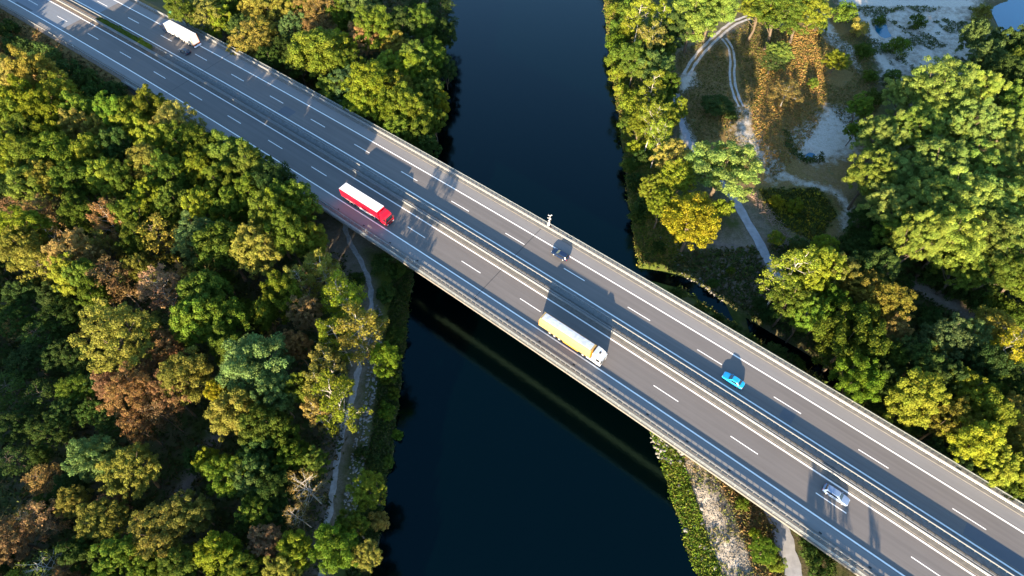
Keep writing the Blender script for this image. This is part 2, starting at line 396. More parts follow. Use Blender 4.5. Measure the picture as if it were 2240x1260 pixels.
# paths
def ribbon(name, pts, half, mat, z=ZG, lift=.09, jag=.45, label=None, world=False):
    Pc = smooth_line(px2w(pts, z), 8) if not world else np.asarray(pts)
    T = np.gradient(Pc, axis=0); T /= np.hypot(*T.T)[:, None]; Nn = np.stack([-T[:, 1], T[:, 0]], 1); k = 7; V = []
    for i, (p, n) in enumerate(zip(Pc, Nn)):
        for j in range(k):
            t = j / (k - 1) * 2 - 1; q = p + n * half * t * (1 + (jag * (wob(i * 1.7 + 3 * (t > 0), p[1] * .9) + .6 * wob(i * 3.1 + 9 * (t > 0), p[0] * 1.9)) if abs(t) > .9 else 0)); V.append((q[0], q[1]))
    V = np.array(V); Z = terrain(V[:, 0], V[:, 1]) + lift
    n = len(Pc); Fs = [(i * k + j, i * k + j + 1, (i + 1) * k + j + 1, (i + 1) * k + j) for i in range(n - 1) for j in range(k - 1)]
    return prop(obj(name, mesh_np(name, np.c_[V, Z], np.array(Fs), mat, True)), kind="structure")
M['gravel'] = speckle("path_gravel", (.33, .31, .29), 1.2, .28, .95); M['sandpath'] = speckle("track_sand", (.40, .37, .33), 1.0, .3, .95)
M['tarmac'] = speckle("old_path_asphalt", (.30, .30, .31), .7, .2, .9); M['earth'] = speckle("path_earth", (.15, .12, .095), 1.0, .3, .95)
ribbon("path", [(752, 470), (757, 505), (768, 535), (788, 568), (805, 610), (812, 645), (809, 690), (800, 735), (790, 775), (783, 815), (775, 855), (757, 915), (745, 965), (737, 1010), (730, 1060), (722, 1110), (708, 1190), (700, 1270)], .62, M['gravel'])
ribbon("path", [(480, 940), (455, 990), (428, 1035), (400, 1075), (372, 1115)], .5, M['earth'])
ribbon("path", [(905, 60), (885, 105), (865, 150)], 1.0, M['gravel'])
ribbon("path", [(1478, 205), (1490, 255), (1503, 300), (1535, 350), (1575, 400), (1605, 435), (1630, 480), (1662, 535), (1690, 590), (1730, 640), (1790, 700), (1850, 760), (1900, 840)], 1.25, M['tarmac'], jag=.12)
ribbon("path", [(1665, 1040), (1690, 1110), (1710, 1170), (1725, 1220), (1740, 1290)], 1.9, M['tarmac'], jag=.12)
def twin(pts, gap, half):
    Pc = smooth_line(px2w(pts), 8); T = np.gradient(Pc, axis=0); T /= np.hypot(*T.T)[:, None]; Nn = np.stack([-T[:, 1], T[:, 0]], 1)
    for sg in (-1, 1): ribbon("track", Pc + Nn * gap * sg, half, M['sandpath'], world=True, jag=.35)
twin([(1640, 38), (1605, 52), (1575, 75), (1548, 100), (1522, 130), (1500, 165)], .95, .5)
twin([(1583, 85), (1597, 105), (1602, 135), (1601, 170), (1608, 205), (1620, 235)], .75, .38)
ribbon("track", [(1555, 530), (1600, 540), (1640, 555), (1680, 590)], .8, M['earth'])

# ------------------------------------------------------------------ motorway and bridge
S0, S1 = -420.0, 330.0          # extent of the carriageways
def lane_group(tag, lo, hi, sh0, sh1, dash, lines, phase, cut):
    r = strip("road", lo, hi, 0.0, cut, S1, M['lane']); prop(r, kind="structure")
    prop(strip("road", lo, hi, 0.0, S0, cut, M['lane_old']), kind="structure")
    prop(strip("hard_shoulder", sh0, sh1, 0.0, S0, S1, M['shoulder']), kind="structure")
    for ln, wd in lines: strip("edge_line", ln - wd / 2, ln + wd / 2, .006, -260, 160, M['paint'], r)
    k0 = int((-240 - phase) // 18)
    d0 = None
    for k in range(k0, int((130 - phase) / 18) + 1):
        s = phase + 18 * k; strip("lane_dash", dash - .10, dash + .10, .006, s, s + 6, M['paint'], r)
    return r
r1 = lane_group("s", -4.1, 4.55, -6.45, -4.1, .227, ((-3.766, .32), (4.123, .32)), -195.82, -187.3)
r2 = lane_group("n", 9.15, 17.85, 17.85, 20.4, 13.67, ((9.607, .32), (17.475, .32)), -192.7, -185.5)
for r, a, b, s0, s1 in ((r2, 10.3, 13.4, 62.0, 64.6), (r2, 10.2, 12.9, 98.2, 125), (r2, 10.2, 13.3, -95.3, -90.6), (r1, -4.05, -2.6, -216, -206)):
    strip("road_patch", a, b, .004, s0, s1, M['patch'], r)
for r, a, b in ((r1, -6.4, 4.5), (r2, 9.2, 20.3)):
    for s in (-129.2, -6.5): strip("expansion_joint", a, b, .009, s, s + .12, M['dark'], r, ds=.1)

SB0, SB1 = -146.0, 210.0
bridge = prop(empty("motorway_bridge", road(np.float64(20), 7.0, ZG)), "long concrete bridge carrying the two motorway carriageways across the dark river", "bridge")
def bpart(name, prof, mat, s0=SB0, s1=SB1, ds=3.0):
    o = sweep(name, prof, s0, s1, mat, None, ds); o.parent = bridge; o.matrix_parent_inverse = bridge.matrix_basis.inverted() if False else Matrix.Translation(-bridge.location); return o
# girders: slab with a box below, one for each carriageway
bpart("girder", [(-8.55, -.06), (6.6, -.06), (6.6, -.38), (3.4, -.75), (2.6, -3.1), (-4.4, -3.1), (-5.2, -.75), (-8.55, -.38)], M['soffit'])
bpart("girder", [(7.05, -.06), (22.2, -.06), (22.2, -.38), (18.8, -.75), (18.0, -3.1), (11.0, -3.1), (10.2, -.75), (7.05, -.38)], M['soffit'])
bpart("edge_beam", [(-8.8, -.45), (-8.8, .16), (-6.46, .13), (-6.46, -.055), (-8.553, -.055), (-8.553, -.45)], M['concrete'])
bpart("edge_beam", [(22.45, -.45), (22.203, -.45), (22.203, -.055), (20.42, -.055), (20.42, .13), (22.45, .16)], M['concrete'])
bpart("kerb", [(4.56, -.055), (4.56, .11), (6.85, .13), (6.85, -.40), (6.61, -.40), (6.61, -.055)], M['kerb'])
bpart("kerb", [(9.14, -.055), (7.06, -.055), (7.02, -.40), (6.97, -.40), (6.97, .10), (9.14, .03)], M['slab'])
for (s, o_) in ((-58, None), (62, None), (118, None), (165, None)):
    for a, b in ((-3.6, 1.8), (11.8, 17.2)):
        P0 = [road(np.float64(s + ds), oo, 0) for ds in (-.9, .9) for oo in (a, b)]
        mb = MB(); gz = min(ter(p[0], p[1]) for p in P0) - 1.0
        lo_ = [(p[0], p[1], gz) for p in (P0[0], P0[1], P0[3], P0[2])]; hi_ = [(p[0], p[1], -3.12) for p in (P0[0], P0[1], P0[3], P0[2])]
        o = mb.loft([lo_, hi_]).build("pier", M['concrete']); o.parent = bridge; o.matrix_parent_inverse = Matrix.Translation(-bridge.location)
sk = [(-147.2, -9.2), (-145.6, -9.2), (-159.8, 22.6), (-161.4, 22.6)]
q = [road(np.float64(a), b, 0) for a, b in sk]
o = MB().loft([[(p[0], p[1], -6.5) for p in q], [(p[0], p[1], -.47) for p in q]]).build("abutment", M['concrete'], bridge); o.matrix_parent_inverse = Matrix.Translation(-bridge.location)
# drain gullies along the kerbs
dr = MB().box(-.28, .28, -.17, .17, -.03, .012).build("drain", M['dark'], bridge); first = True
for off, ph in ((-6.22, -5.9), (9.02, 4.0)):
    for k in range(-15, 12):
        s = ph + 9.3 * k
        if not -140 < s < 110: continue
        c = dr if first else link(dr.copy(), bridge); first = False
        p = road(np.float64(s), off, .002); c.location = Vector(p) - bridge.location; c.rotation_euler = (0, 0, heading(s))
# median strip on the embankment, verges
prop(strip("median", 4.55, 9.15, -.02, S0, SB0, M['earth']), kind="structure")
prop(strip("verge", -8.3, -6.45, -.03, S0, SB0, M['earth']), kind="structure")
prop(strip("verge", 20.4, 22.3, -.03, S0, SB0, M['earth']), kind="structure")

# barriers and railings
def copies(first_mesh, name, root, places, rz_extra=0.0, cap=100):
    """one part per post, nearest to the picture's front; the rest as one stuff part"""
    places = sorted(places, key=lambda q: abs(q[0] - 35))
    for s, off, z in places[:cap]:
        o = obj(name, first_mesh, root); p = road(np.float64(s), off, z); o.location = Vector(p) - root.location; o.rotation_euler = (0, 0, heading(s))
    rest = places[cap:]
    if rest:
        n = len(first_mesh.vertices); co = np.empty(n * 3, dtype=np.float32); first_mesh.vertices.foreach_get("co", co); co = co.reshape(-1, 3)
        fs = [list(p.vertices) for p in first_mesh.polygons]; V = []; Fa = []
        for i, (s, off, z) in enumerate(rest):
            a = heading(s); p = road(np.float64(s), off, z) - np.array(root.location)
            V.append(np.stack([co[:, 0] * math.cos(a) - co[:, 1] * math.sin(a) + p[0], co[:, 0] * math.sin(a) + co[:, 1] * math.cos(a) + p[1], co[:, 2] + p[2]], 1))
            Fa += [[v + i * n for v in f] for f in fs]
        o = obj(name + "_row", mesh_np(name, np.concatenate(V), Fa, first_mesh.materials[0]), root); o["kind"] = "stuff"
def rparent(o, root): o.parent = root; o.matrix_parent_inverse = Matrix.Translation(-root.location); return o
def wbeam(off, side, z0=.48, z1=.82, d=.075):
    z = np.linspace(z0, z1, 9); w = np.array([0, .6, 1, .6, .1, .6, 1, .6, 0]) * d
    a = [(off + side * (.02 + x), zz) for x, zz in zip(w, z)]; b = [(off + side * x, zz) for x, zz in zip(w, z)]
    return a + b[::-1]
def postmesh(sx, sy, h, z0=0.0, mat='steel'):
    o = MB().box(-sx / 2, sx / 2, -sy / 2, sy / 2, z0, h).build("post", M[mat]); me = o.data; bpy.data.objects.remove(o); return me
PM = postmesh(.10, .14, 1.02); PR = postmesh(.06, .06, 1.06, 0, 'rail')
def guardrail(label, off, side, s0=-330.0, s1=200.0, sp=1.34, ph=0.0, double=False):
    r = prop(empty("crash_barrier", road(np.float64(20), off, 0)), label, "crash barrier", "steel crash barriers of the motorway")
    gp = .22 if double else .09; rparent(sweep("beam", wbeam(off + side * gp, side, d=.05), s0, s1, M['steel']), r)
    if double: rparent(sweep("beam", wbeam(off - side * gp, -side, d=.05), s0, s1, M['steel']), r)
    [rparent(sweep("top_rail", rect(off + k - .055, off + k + .055, .86, 1.14), s0, s1, M['steel']), r) for k in ((-.2, .2) if double else (0,))]
    copies(PM, "post", r, [(s, off, .0) for s in np.arange(-222 + ph, 112, sp)])
    return r
guardrail("steel crash barrier on the river-side edge nearest the camera, beside the red and yellow lorries", -7.42, 1)
guardrail("double-beam crash barrier of the median beside the lower carriageway's inner white line", 5.65, -1, ph=.5, double=True)
guardrail("crash barrier of the median beside the upper carriageway, below its inner white line", 8.02, 1, ph=.9)
guardrail("crash barrier along the far edge of the bridge behind the dark blue car", 21.2, -1, ph=.3)
def railing(label, off, s0, s1):
    r = prop(empty("bridge_railing", road(np.float64(20), off, .14)), label, "railing", "pale bridge railings")
    for z, t in ((.28, .02), (.46, .02), (.64, .02), (.82, .02), (1.08, .045)):
        rparent(sweep("handrail" if z > 1 else "rail", rect(off - t, off + t, .14 + z - t, .14 + z + t), s0, s1, M['rail']), r)
    copies(PR, "post", r, [(s, off, .14) for s in np.arange(s0 + .4, min(s1, 112), 2.65)])
railing("pale railing of thin horizontal bars along the bridge edge nearest the camera", -8.55, -143, 205)
railing("pale railing on the far edge of the bridge where the weather mast stands", 22.2, -156, 205)

for px_, py_ in ((163, 99), (379, 231), (619, 382), (907, 571)):
    p = unproj(px_, py_, 1.3); s, off = so(p[0], p[1]); pt = road(np.float64(s), -7.42, 1.14)
    r = empty("delineator_post", pt, heading(s)); r["group"] = "white delineators on the near barrier"; r["category"] = "marker post"
    r["label"] = {163: "white delineator on the near barrier beside the brown verge at upper left", 379: "white delineator on the near barrier just right of the bridge's concrete steps", 619: "white delineator on the near barrier left of the red lorry", 907: "white delineator on the near barrier right of the red lorry"}[px_]
    MB().box(-.05, .05, -.09, .09, 0, .5, .02).build("body", M['white'], r); MB().box(-.052, .052, -.092, .092, .25, .38).build("reflector", M['chassis'], r)

# weather mast on the far edge
p = road(np.float64(-4.9), 21.75, .15); r = prop(empty("weather_mast", p, 0), "white weather mast with crossarm and cabinet on the far bridge edge above the river", "mast")
r.scale = (.82, .82, .9); MB().tube((0, 0, 0), (0, 0, 5.3), .07, .045).build("pole", M['white'], r)
MB().box(-.52, -.12, -.22, .22, .25, 2.2, .04).build("cabinet", M['white'], r)
mb = MB(); mb.tube((-.5, 0, 5.25), (.5, 0, 5.25), .04); [mb.tube((x, 0, 5.15), (x, 0, 5.5), .07) for x in (-.5, .5)]; mb.build("crossarm", M['white'], r)
MB().tube((-.8, 0, 4.3), (0, 0, 4.0), .045).build("arm", M['white'], r)
mb = MB()
for x, z in ((.18, 3.9), (-.35, 3.2)): mb.tube((x, -.1, z - .2), (x, -.1, z + .2), .12, .12, 10)
mb.build("sensor", M['white'], r)
MB().box(.15, .6, -.25, .25, 0, .75, .03).build("battery_box", speckle("brown_box", (.15, .07, .04)), r)
# green sign on the verge behind the white lorry, concrete steps at the abutment
p = unproj(379, 40, -.2); r = prop(empty("verge_sign", p, heading(-158)), "small green sign panel on the verge above the white lorry", "sign")
MB().tube((0, 0, 0), (0, 0, 2.4), .05).build("post", M['steel'], r); MB().box(-.06, .0, -.45, .45, 1.1, 2.5, .0).build("panel", material("sign_green", (.06, .42, .22), .5), r)
a, b = unproj(277, 190, -1.5), unproj(330, 248, -7.5); mb = MB(); n = 26
for i in range(n):
    t = i / n; c = a + (b - a) * t; d = (b - a)[:2]; d /= np.hypot(*d); nn = np.array([-d[1], d[0]]); z = ter(c[0], c[1]) + .12; l = .55 * np.hypot(*(b - a)[:2]) / n
    q = [c[:2] - nn * .75 - d * l, c[:2] + nn * .75 - d * l, c[:2] + nn * .75 + d * l, c[:2] - nn * .75 + d * l]
    mb.loft([[(*k, z - .5) for k in q], [(*k, z) for k in q]])
prop(mb.build("concrete_steps", M['kerb']), "grey concrete steps down the embankment where the bridge begins", "steps")

# ------------------------------------------------------------------ vehicles (x forward, y left)
def wheel(root, x, y, r, w, rimr=.62):
    s = 1 if y > 0 else -1
    t = MB().tube((x, y - s * w, r), (x, y, r), r, r, 20).build("wheel", M['rubber'], root)
    MB().tube((x, y - s * .02, r), (x, y + s * .015, r), r * rimr, r * rimr * .8, 14).build("rim", M['rim'], t)
def car(name, label, s, off, flip, mat, kind='saloon', Lc=4.7, Wc=1.84, Hc=1.46):
    r = prop(empty(name, road(np.float64(s), off, .004), heading(s) + (math.pi if flip else 0)), label, "car", "cars driving over the bridge")
    h = Lc / 2; W = Wc / 2; est = kind == 'estate'
    def ring(x, w, zb, zs, zt): return [(x, -w * .86, zb), (x, -w, zb + .14), (x, -w, zs), (x, -w * .9, zt), (x, -w * .45, zt + .025), (x, w * .45, zt + .025), (x, w * .9, zt), (x, w, zs), (x, w, zb + .14), (x, w * .86, zb)]
    rr = [ring(h, W * .72, .34, .56, .62), ring(h - .12, W * .88, .22, .60, .72), ring(h - .5, W * .97, .19, .66, .80), ring(h - 1.15, W, .19, .74, .90), ring(h - 1.35, W, .19, .78, .93),
          ring(-h + 1.1, W, .19, .80, .96), ring(-h + .45, W * .97, .20, .80, .96 if not est else .98), ring(-h + .08, W * .90, .26, .74, .90), ring(-h, W * .76, .36, .62, .78)]
    mb = MB().loft(rr)
    xa, xb = h - 1.25, (-h + .55 if not est else -h + .18)      # greenhouse foot
    ta, tb = h - 2.05, (-h + 1.35 if not est else -h + .55)     # roof
    w0, w1 = W * .93, W * .70
    low = [(xa, w0 * .8), (xa - .25, w0), (xb + .3, w0), (xb, w0 * .82)]; top = [(ta, w1 * .86), (ta - .3, w1), (tb + .3, w1), (tb, w1 * .86)]
    def lp(t, z): q = [(a[0] + (b[0] - a[0]) * t, a[1] + (b[1] - a[1]) * t) for a, b in zip(low, top)]; return [(x, y, z) for x, y in q] + [(x, -y, z) for x, y in q[::-1]]
    mb.loft([lp(0, .90), lp(.95, Hc - .07), [(x * .97 + (ta + tb) / 2 * .03, y * .86, Hc) for x, y, z in lp(1, Hc)]])
    mb.build("body", mat, r, False)
    e = .012
    def P(i, t, side=1):
        a, b = low[i], top[i]; return (a[0] + (b[0] - a[0]) * t, side * (a[1] + (b[1] - a[1]) * t), .90 + (Hc - .07 - .90) * t / .95)
    def pane(nm, pts, n): v = Vector(n) * e; MB().quad(*[Vector(q) + v for q in pts]).build(nm, M['glass'], r)
    pane("windscreen", [P(0, .12, -1), P(0, .12, 1), P(0, .9, 1), P(0, .9, -1)], (.5, 0, .85))
    pane("rear_window", [P(3, .2, 1), P(3, .2, -1), P(3, .86, -1), P(3, .86, 1)], (-.6, 0, .8))
    for sd in (-1, 1): pane("side_window", [P(1, .16, sd), P(2, .16, sd), P(2, .84, sd), P(1, .84, sd)], (0, sd * .95, .3))
    for x in (h - .88, -h + .95):
        for y in (-W + .0, W - .0): wheel(r, x, y + (.012 if y > 0 else -.012), .32, .22)
    for sd in (-1, 1):
        MB().box(h - .22, h - .03, sd * W * .60 - .17, sd * W * .60 + .17, .56, .69, .02).build("headlight", M['lamp'], r)
        MB().box(-h + .0, -h + .12, sd * W * .66 - .16, sd * W * .66 + .16, .66, .84, .02).build("taillight", M['tail'], r)
        MB().box(xa - .55, xa - .38, sd * (W + .02) - .09, sd * (W + .02) + .09, .92, 1.05, .02).build("wing_mirror", mat, r)
    return r
car("dark_car", "dark blue hatchback on the upper carriageway below the weather mast", 2.4, 16.2, True, paint("navy_paint", (.008, .018, .05)), 'estate', 4.6)
car("blue_car", "bright sky-blue saloon on the upper carriageway", 50.9, 11.5, True, paint("sky_blue_paint", (.015, .30, .58)))
car("silver_car", "silver-blue estate car in the fast lane at lower right", 77.2, 2.0, False, paint("silver_paint", (.17, .24, .36), .3, .2), 'estate', 4.9)
car("black_car", "black hatchback overtaking the white lorry at top left", -142.0, 12.4, True, paint("black_paint", (.018, .03, .05)), 'estate', 4.5)

def lorry(name, label, s, off, flip, cabc, sidec, roofc, tarp=False, guard=None, tail=False, doorc=None):
    """origin at the ground under the middle of the trailer-tractor set, 16.5 m long"""
    r = prop(empty(name, road(np.float64(s), off, .004), heading(s) + (math.pi if flip else 0)), label, "lorry", "articulated lorries on the motorway")
    x0, x1 = -8.25, 5.35; W = 1.275
    if not tarp:
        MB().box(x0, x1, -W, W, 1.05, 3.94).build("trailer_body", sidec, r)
        MB().box(x0 - .02, x1 + .02, -W - .015, W + .015, 3.945, 4.0, .02).build("trailer_roof", roofc, r)
        MB().box(x0 - .05, x0 - .003, -W + .08, W - .08, 1.2, 3.85).build("rear_door", doorc or sidec, r)
        for sd in (-1, 1): MB().box(x0, x1, sd * (W + .012) - .01, sd * (W + .012) + .01, 1.18, 1.26).build("side_stripe", M['white'], r)
    else:
        sec = [(-W, 1.0), (-W, 2.9), (-W + .32, 3.72), (W - .32, 3.72), (W, 2.9), (W, 1.0)]
        MB().loft([[(x, y, z) for y, z in sec] for x in (x0, x1)]).build("trailer_body", sidec, r)
        mb = MB()
        for i in range(9):
            xa = x0 + .35 + i * (x1 - x0 - .7) / 9; xb = xa + (x1 - x0 - .7) / 9
            mb.loft([[(x, -W + .40, 3.724), (x, -.45, 3.745 + dz), (x, .45, 3.745 + dz), (x, W - .40, 3.724)] for x, dz in ((xa + .004, .012), ((xa + xb) / 2, -.008), (xb - .004, .012))])
        mb.build("tarpaulin", roofc, r)
        dk = doorc or sidec
        MB().box(x1 + .003, x1 + .10, -W - .02, W + .02, .95, 3.45).build("bulkhead", dk, r); MB().box(x0 - .10, x0 - .003, -W - .02, W + .02, .95, 3.2).build("rear_door", dk, r)
        for sd in (-1, 1):
            mb = MB()
            for i in range(15): xx = x0 + .5 + i * .9; mb.box(xx - .04, xx + .04, sd * (W + .022) - .018, sd * (W + .022) + .018, 1.05, 2.85)
            mb.build("side_rib", sidec, r)
    MB().box(x0 + .2, 7.9, -.5, .5, .62, .95).build("chassis", M['chassis'], r)
    for x in (-5.3, -4.0, -2.7):
        for sd in (-1, 1): wheel(r, x, sd * 1.25, .50, .36)
    for x in (7.15,):
        for sd in (-1, 1): wheel(r, x, sd * 1.23, .50, .32)
    for sd in (-1, 1): wheel(r, 3.65, sd * 1.25, .50, .55)
    if guard:
        for sd in (-1, 1): MB().box(-1.7, 2.4, sd * 1.2 - .03, sd * 1.2 + .03, .45, .98).build("side_guard", guard, r)
    # tractor cab
    c0, c1 = 5.85, 8.2
    prof = [(c1 - .05, .40), (c1, .75), (c1 - .02, 1.55), (c1 - .22, 2.75), (c1 - .55, 3.25), (c0 + .9, 3.72), (c0, 3.72), (c0, .95), (c0 + .2, .5)]
    ins = [.0, .0, .0, .06, .12, .16, .12, 0, 0]
    mb = MB(); Lp = [(x, W - .02 - i, z) for (x, z), i in zip(prof, ins)]; Rp = [(x, -(W - .02) + i, z) for (x, z), i in zip(prof, ins)]
    n = len(prof); mb.add(Lp + Rp, [tuple(range(n)), tuple(range(2 * n - 1, n - 1, -1))] + [(i, n + i, n + (i + 1) % n, (i + 1) % n) for i in range(n)])
    mb.build("cab", cabc, r)
    e = .012
    MB().quad((c1 - .035 + e, -1.10, 1.68), (c1 - .035 + e, 1.10, 1.68), (c1 - .20 + e, 1.06, 2.66), (c1 - .20 + e, -1.06, 2.66)).build("windscreen", M['glass'], r)
    for sd in (-1, 1):
        MB().quad((c1 - .25, sd * (W - .005), 1.7), (c1 - 1.25, sd * (W - .005), 1.7), (c1 - 1.25, sd * (W - .04), 2.55), (c1 - .4, sd * (W - .04), 2.55)).build("side_window", M['glass'], r)
        MB().box(c1 - .02, c1 + .14, sd * (W + .16) - .14, sd * (W + .16) + .14, 1.75, 2.5, .03).build("wing_mirror", M['chassis'], r)
        MB().box(c1 - .05, c1 + .02, sd * .95 - .2, sd * .95 + .2, .62, .86, .01).build("headlight", M['lamp'], r)
        MB().box(x0 - .07, x0 - .02, sd * 1.0 - .2, sd * 1.0 + .2, .75, .92).build("taillight", M['tail'], r)
        MB().box(4.5, 5.9, sd * 1.05 - .18, sd * 1.05 + .18, .4, .95, .04).build("fuel_tank", cabc, r)
    MB().box(c1 - .02, c1 + .03, -1.2, 1.2, .42, .60).build("bumper", M['chassis'], r); MB().box(c1 - .03, c1 + .012, -.85, .85, .95, 1.5).build("grille", M['chassis'], r)
    MB().box(c1 - .28, c1 + .12, -1.1, 1.1, 2.78, 2.86, .02).build("sun_visor", M['chassis'] if not tarp else cabc, r)
    mb = MB().box(c1 - 1.35, c1 - .95, -.3, .3, 3.60, 3.70, .02); mb.build("roof_hatch", M['chassis'], r) if tarp else None
    if tail:
        MB().box(x0 - .55, x0 - .08, -W, W, .42, .60, .03).build("tail_lift", speckle("lift_panel", (.62, .70, .82), 2, .1, .4), r)
        om = material("orange_frame", (.45, .16, .04), .5)
        for sd in (-1, 1): MB().box(x0 - .06, x0 + .02, sd * (W - .04) - .06, sd * (W - .04) + .06, 1.0, 3.9).build("rear_frame", om, r)
        MB().box(x0 - .06, x0 + .0, -W + .1, W - .1, .98, 1.15).build("rear_sill", om, r)
    return r
red = paint("red_lorry_paint", (.40, .003, .016), .35); yel = paint("yellow_trailer_paint", (.34, .245, .095), .4); yd = paint("deep_yellow_paint", (.42, .21, .02), .4)
wht = paint("white_cab_paint", (.42, .45, .48), .3); nav = paint("navy_cab_paint", (.014, .022, .05), .3)
lorry("red_lorry", "red articulated lorry with long white trailer roof on the lower carriageway", -45.9, -1.78, False, red, red, M['white'], guard=M['white'])
lorry("yellow_lorry", "yellow tipper lorry with white cab and pale tarpaulin on the lower carriageway", 18.6, -2.1, False, wht, yel, speckle("tarpaulin", (.42, .46, .54), 1.2, .2, .5), tarp=True, guard=yd, doorc=yd)
lorry("white_lorry", "white box lorry with dark cab on the upper carriageway at top left", -149.4, 16.75, True, nav, speckle("sun_dimmed_white", (.34, .325, .29), .8, .15, .5), M['white'], tail=True, doorc=speckle("grey_door", (.45, .47, .47), 1, .1, .5))  # trailer side white is darkened to offset the low sun striking it

#@@VEG
# ------------------------------------------------------------------ vegetation
def unit(v): return v / np.maximum(1e-9, np.linalg.norm(v, axis=-1, keepdims=True))
def leaf_quads(P, Nrm, size, rng, asp=.62):
    """a bent rhombus leaf spray at each point"""
    n = len(P); t = unit(np.cross(Nrm, rng.normal(size=(n, 3)))); b = np.cross(Nrm, t); s = size[:, None]
    a = P + t * s; c = P - t * s; d = P + b * s * asp; e = P - b * s * asp
    d = d - Nrm * s * .25; e = e - Nrm * s * .25
    V = np.stack([a, d, c, e], 1).reshape(-1, 3); F = np.arange(4 * n).reshape(n, 4); return V, F
def crown_arrays(puffs, per, size, rng, up=.22, flat=.9, hollow=.45, sub=False):
    PP = []; NN = []; SS = []; CC = []
    if sub:
        out = []
        for c, r in puffs:
            m = rng.integers(4, 7); u = unit(rng.normal(size=(m, 3)) + np.array([0, 0, .35]))
            out += [(c + u[j] * r * rng.uniform(.45, .95), r * rng.uniform(.38, .66)) for j in range(m)]
        per = per * len(puffs) * 1.25 / len(out); puffs = out
    cen = np.array([p[0] for p in puffs]); rad = np.array([p[1] for p in puffs])
    for i, (c, r) in enumerate(puffs):
        n = int(per * (r / rad.mean()) ** 2)
        u = unit(rng.normal(size=(n, 3))); u[:, 2] = np.where((u[:, 2] < -.35) & (rng.random(n) < .75), -u[:, 2], u[:, 2])
        q = c + u * r * (hollow + (1 - hollow) * rng.random(n)[:, None] ** .6) * np.array([1, 1, flat]) * (1 + .22 * np.sin(u[:, :1] * 5 + i) * np.cos(u[:, 1:2] * 4.3 + 2 * i))
        nb_ = np.linalg.norm(cen - c, axis=1) < r + rad; nb_[i] = False
        dd = np.linalg.norm(q[:, None] - cen[nb_][None], axis=2) / rad[nb_][None] if nb_.any() else np.full((n, 1), 9.)
        k = dd.min(1) > .62
        q = q[k]; u = u[k]; m = len(q)
        PP.append(q); NN.append(unit(u + rng.normal(size=(m, 3)) * .55 + np.array([-.1, -.36, up]))); SS.append(size * rng.uniform(.6, 1.35, m))
        pr = rng.random(2); CC.append(np.stack([np.clip(pr[0] * .5 + rng.random(m) * .5, 0, 1), np.clip(pr[1] * .45 + rng.random(m) * .55, 0, 1)], 1))
    V, F = leaf_quads(np.concatenate(PP), np.concatenate(NN), np.concatenate(SS), rng)
    return V, F, np.concatenate(CC)
def limb_arrays(segs, n=6):
    V = []; F = []
    for p0, p1, r0, r1 in segs:
        p0 = np.array(p0, float); p1 = np.array(p1, float); d = unit(p1 - p0); a = unit(np.cross(d, [.31, .9, .2])); b = np.cross(d, a); k = len(V) * 2 * n // (2 * n)
        base = sum(len(x) for x in V)
        t = np.linspace(0, 2 * math.pi, n, endpoint=False)[:, None]; ring = a * np.cos(t) + b * np.sin(t)
        V.append(np.concatenate([p0 + ring * r0, p1 + ring * r1]))
        F += [(base + i, base + (i + 1) % n, base + n + (i + 1) % n, base + n + i) for i in range(n)]
    return np.concatenate(V), np.array(F)
def path_limbs(pts, r0, r1):
    k = len(pts) - 1; return [(pts[i], pts[i + 1], r0 + (r1 - r0) * i / k, r0 + (r1 - r0) * (i + 1) / k) for i in range(k)]
class Proto: pass
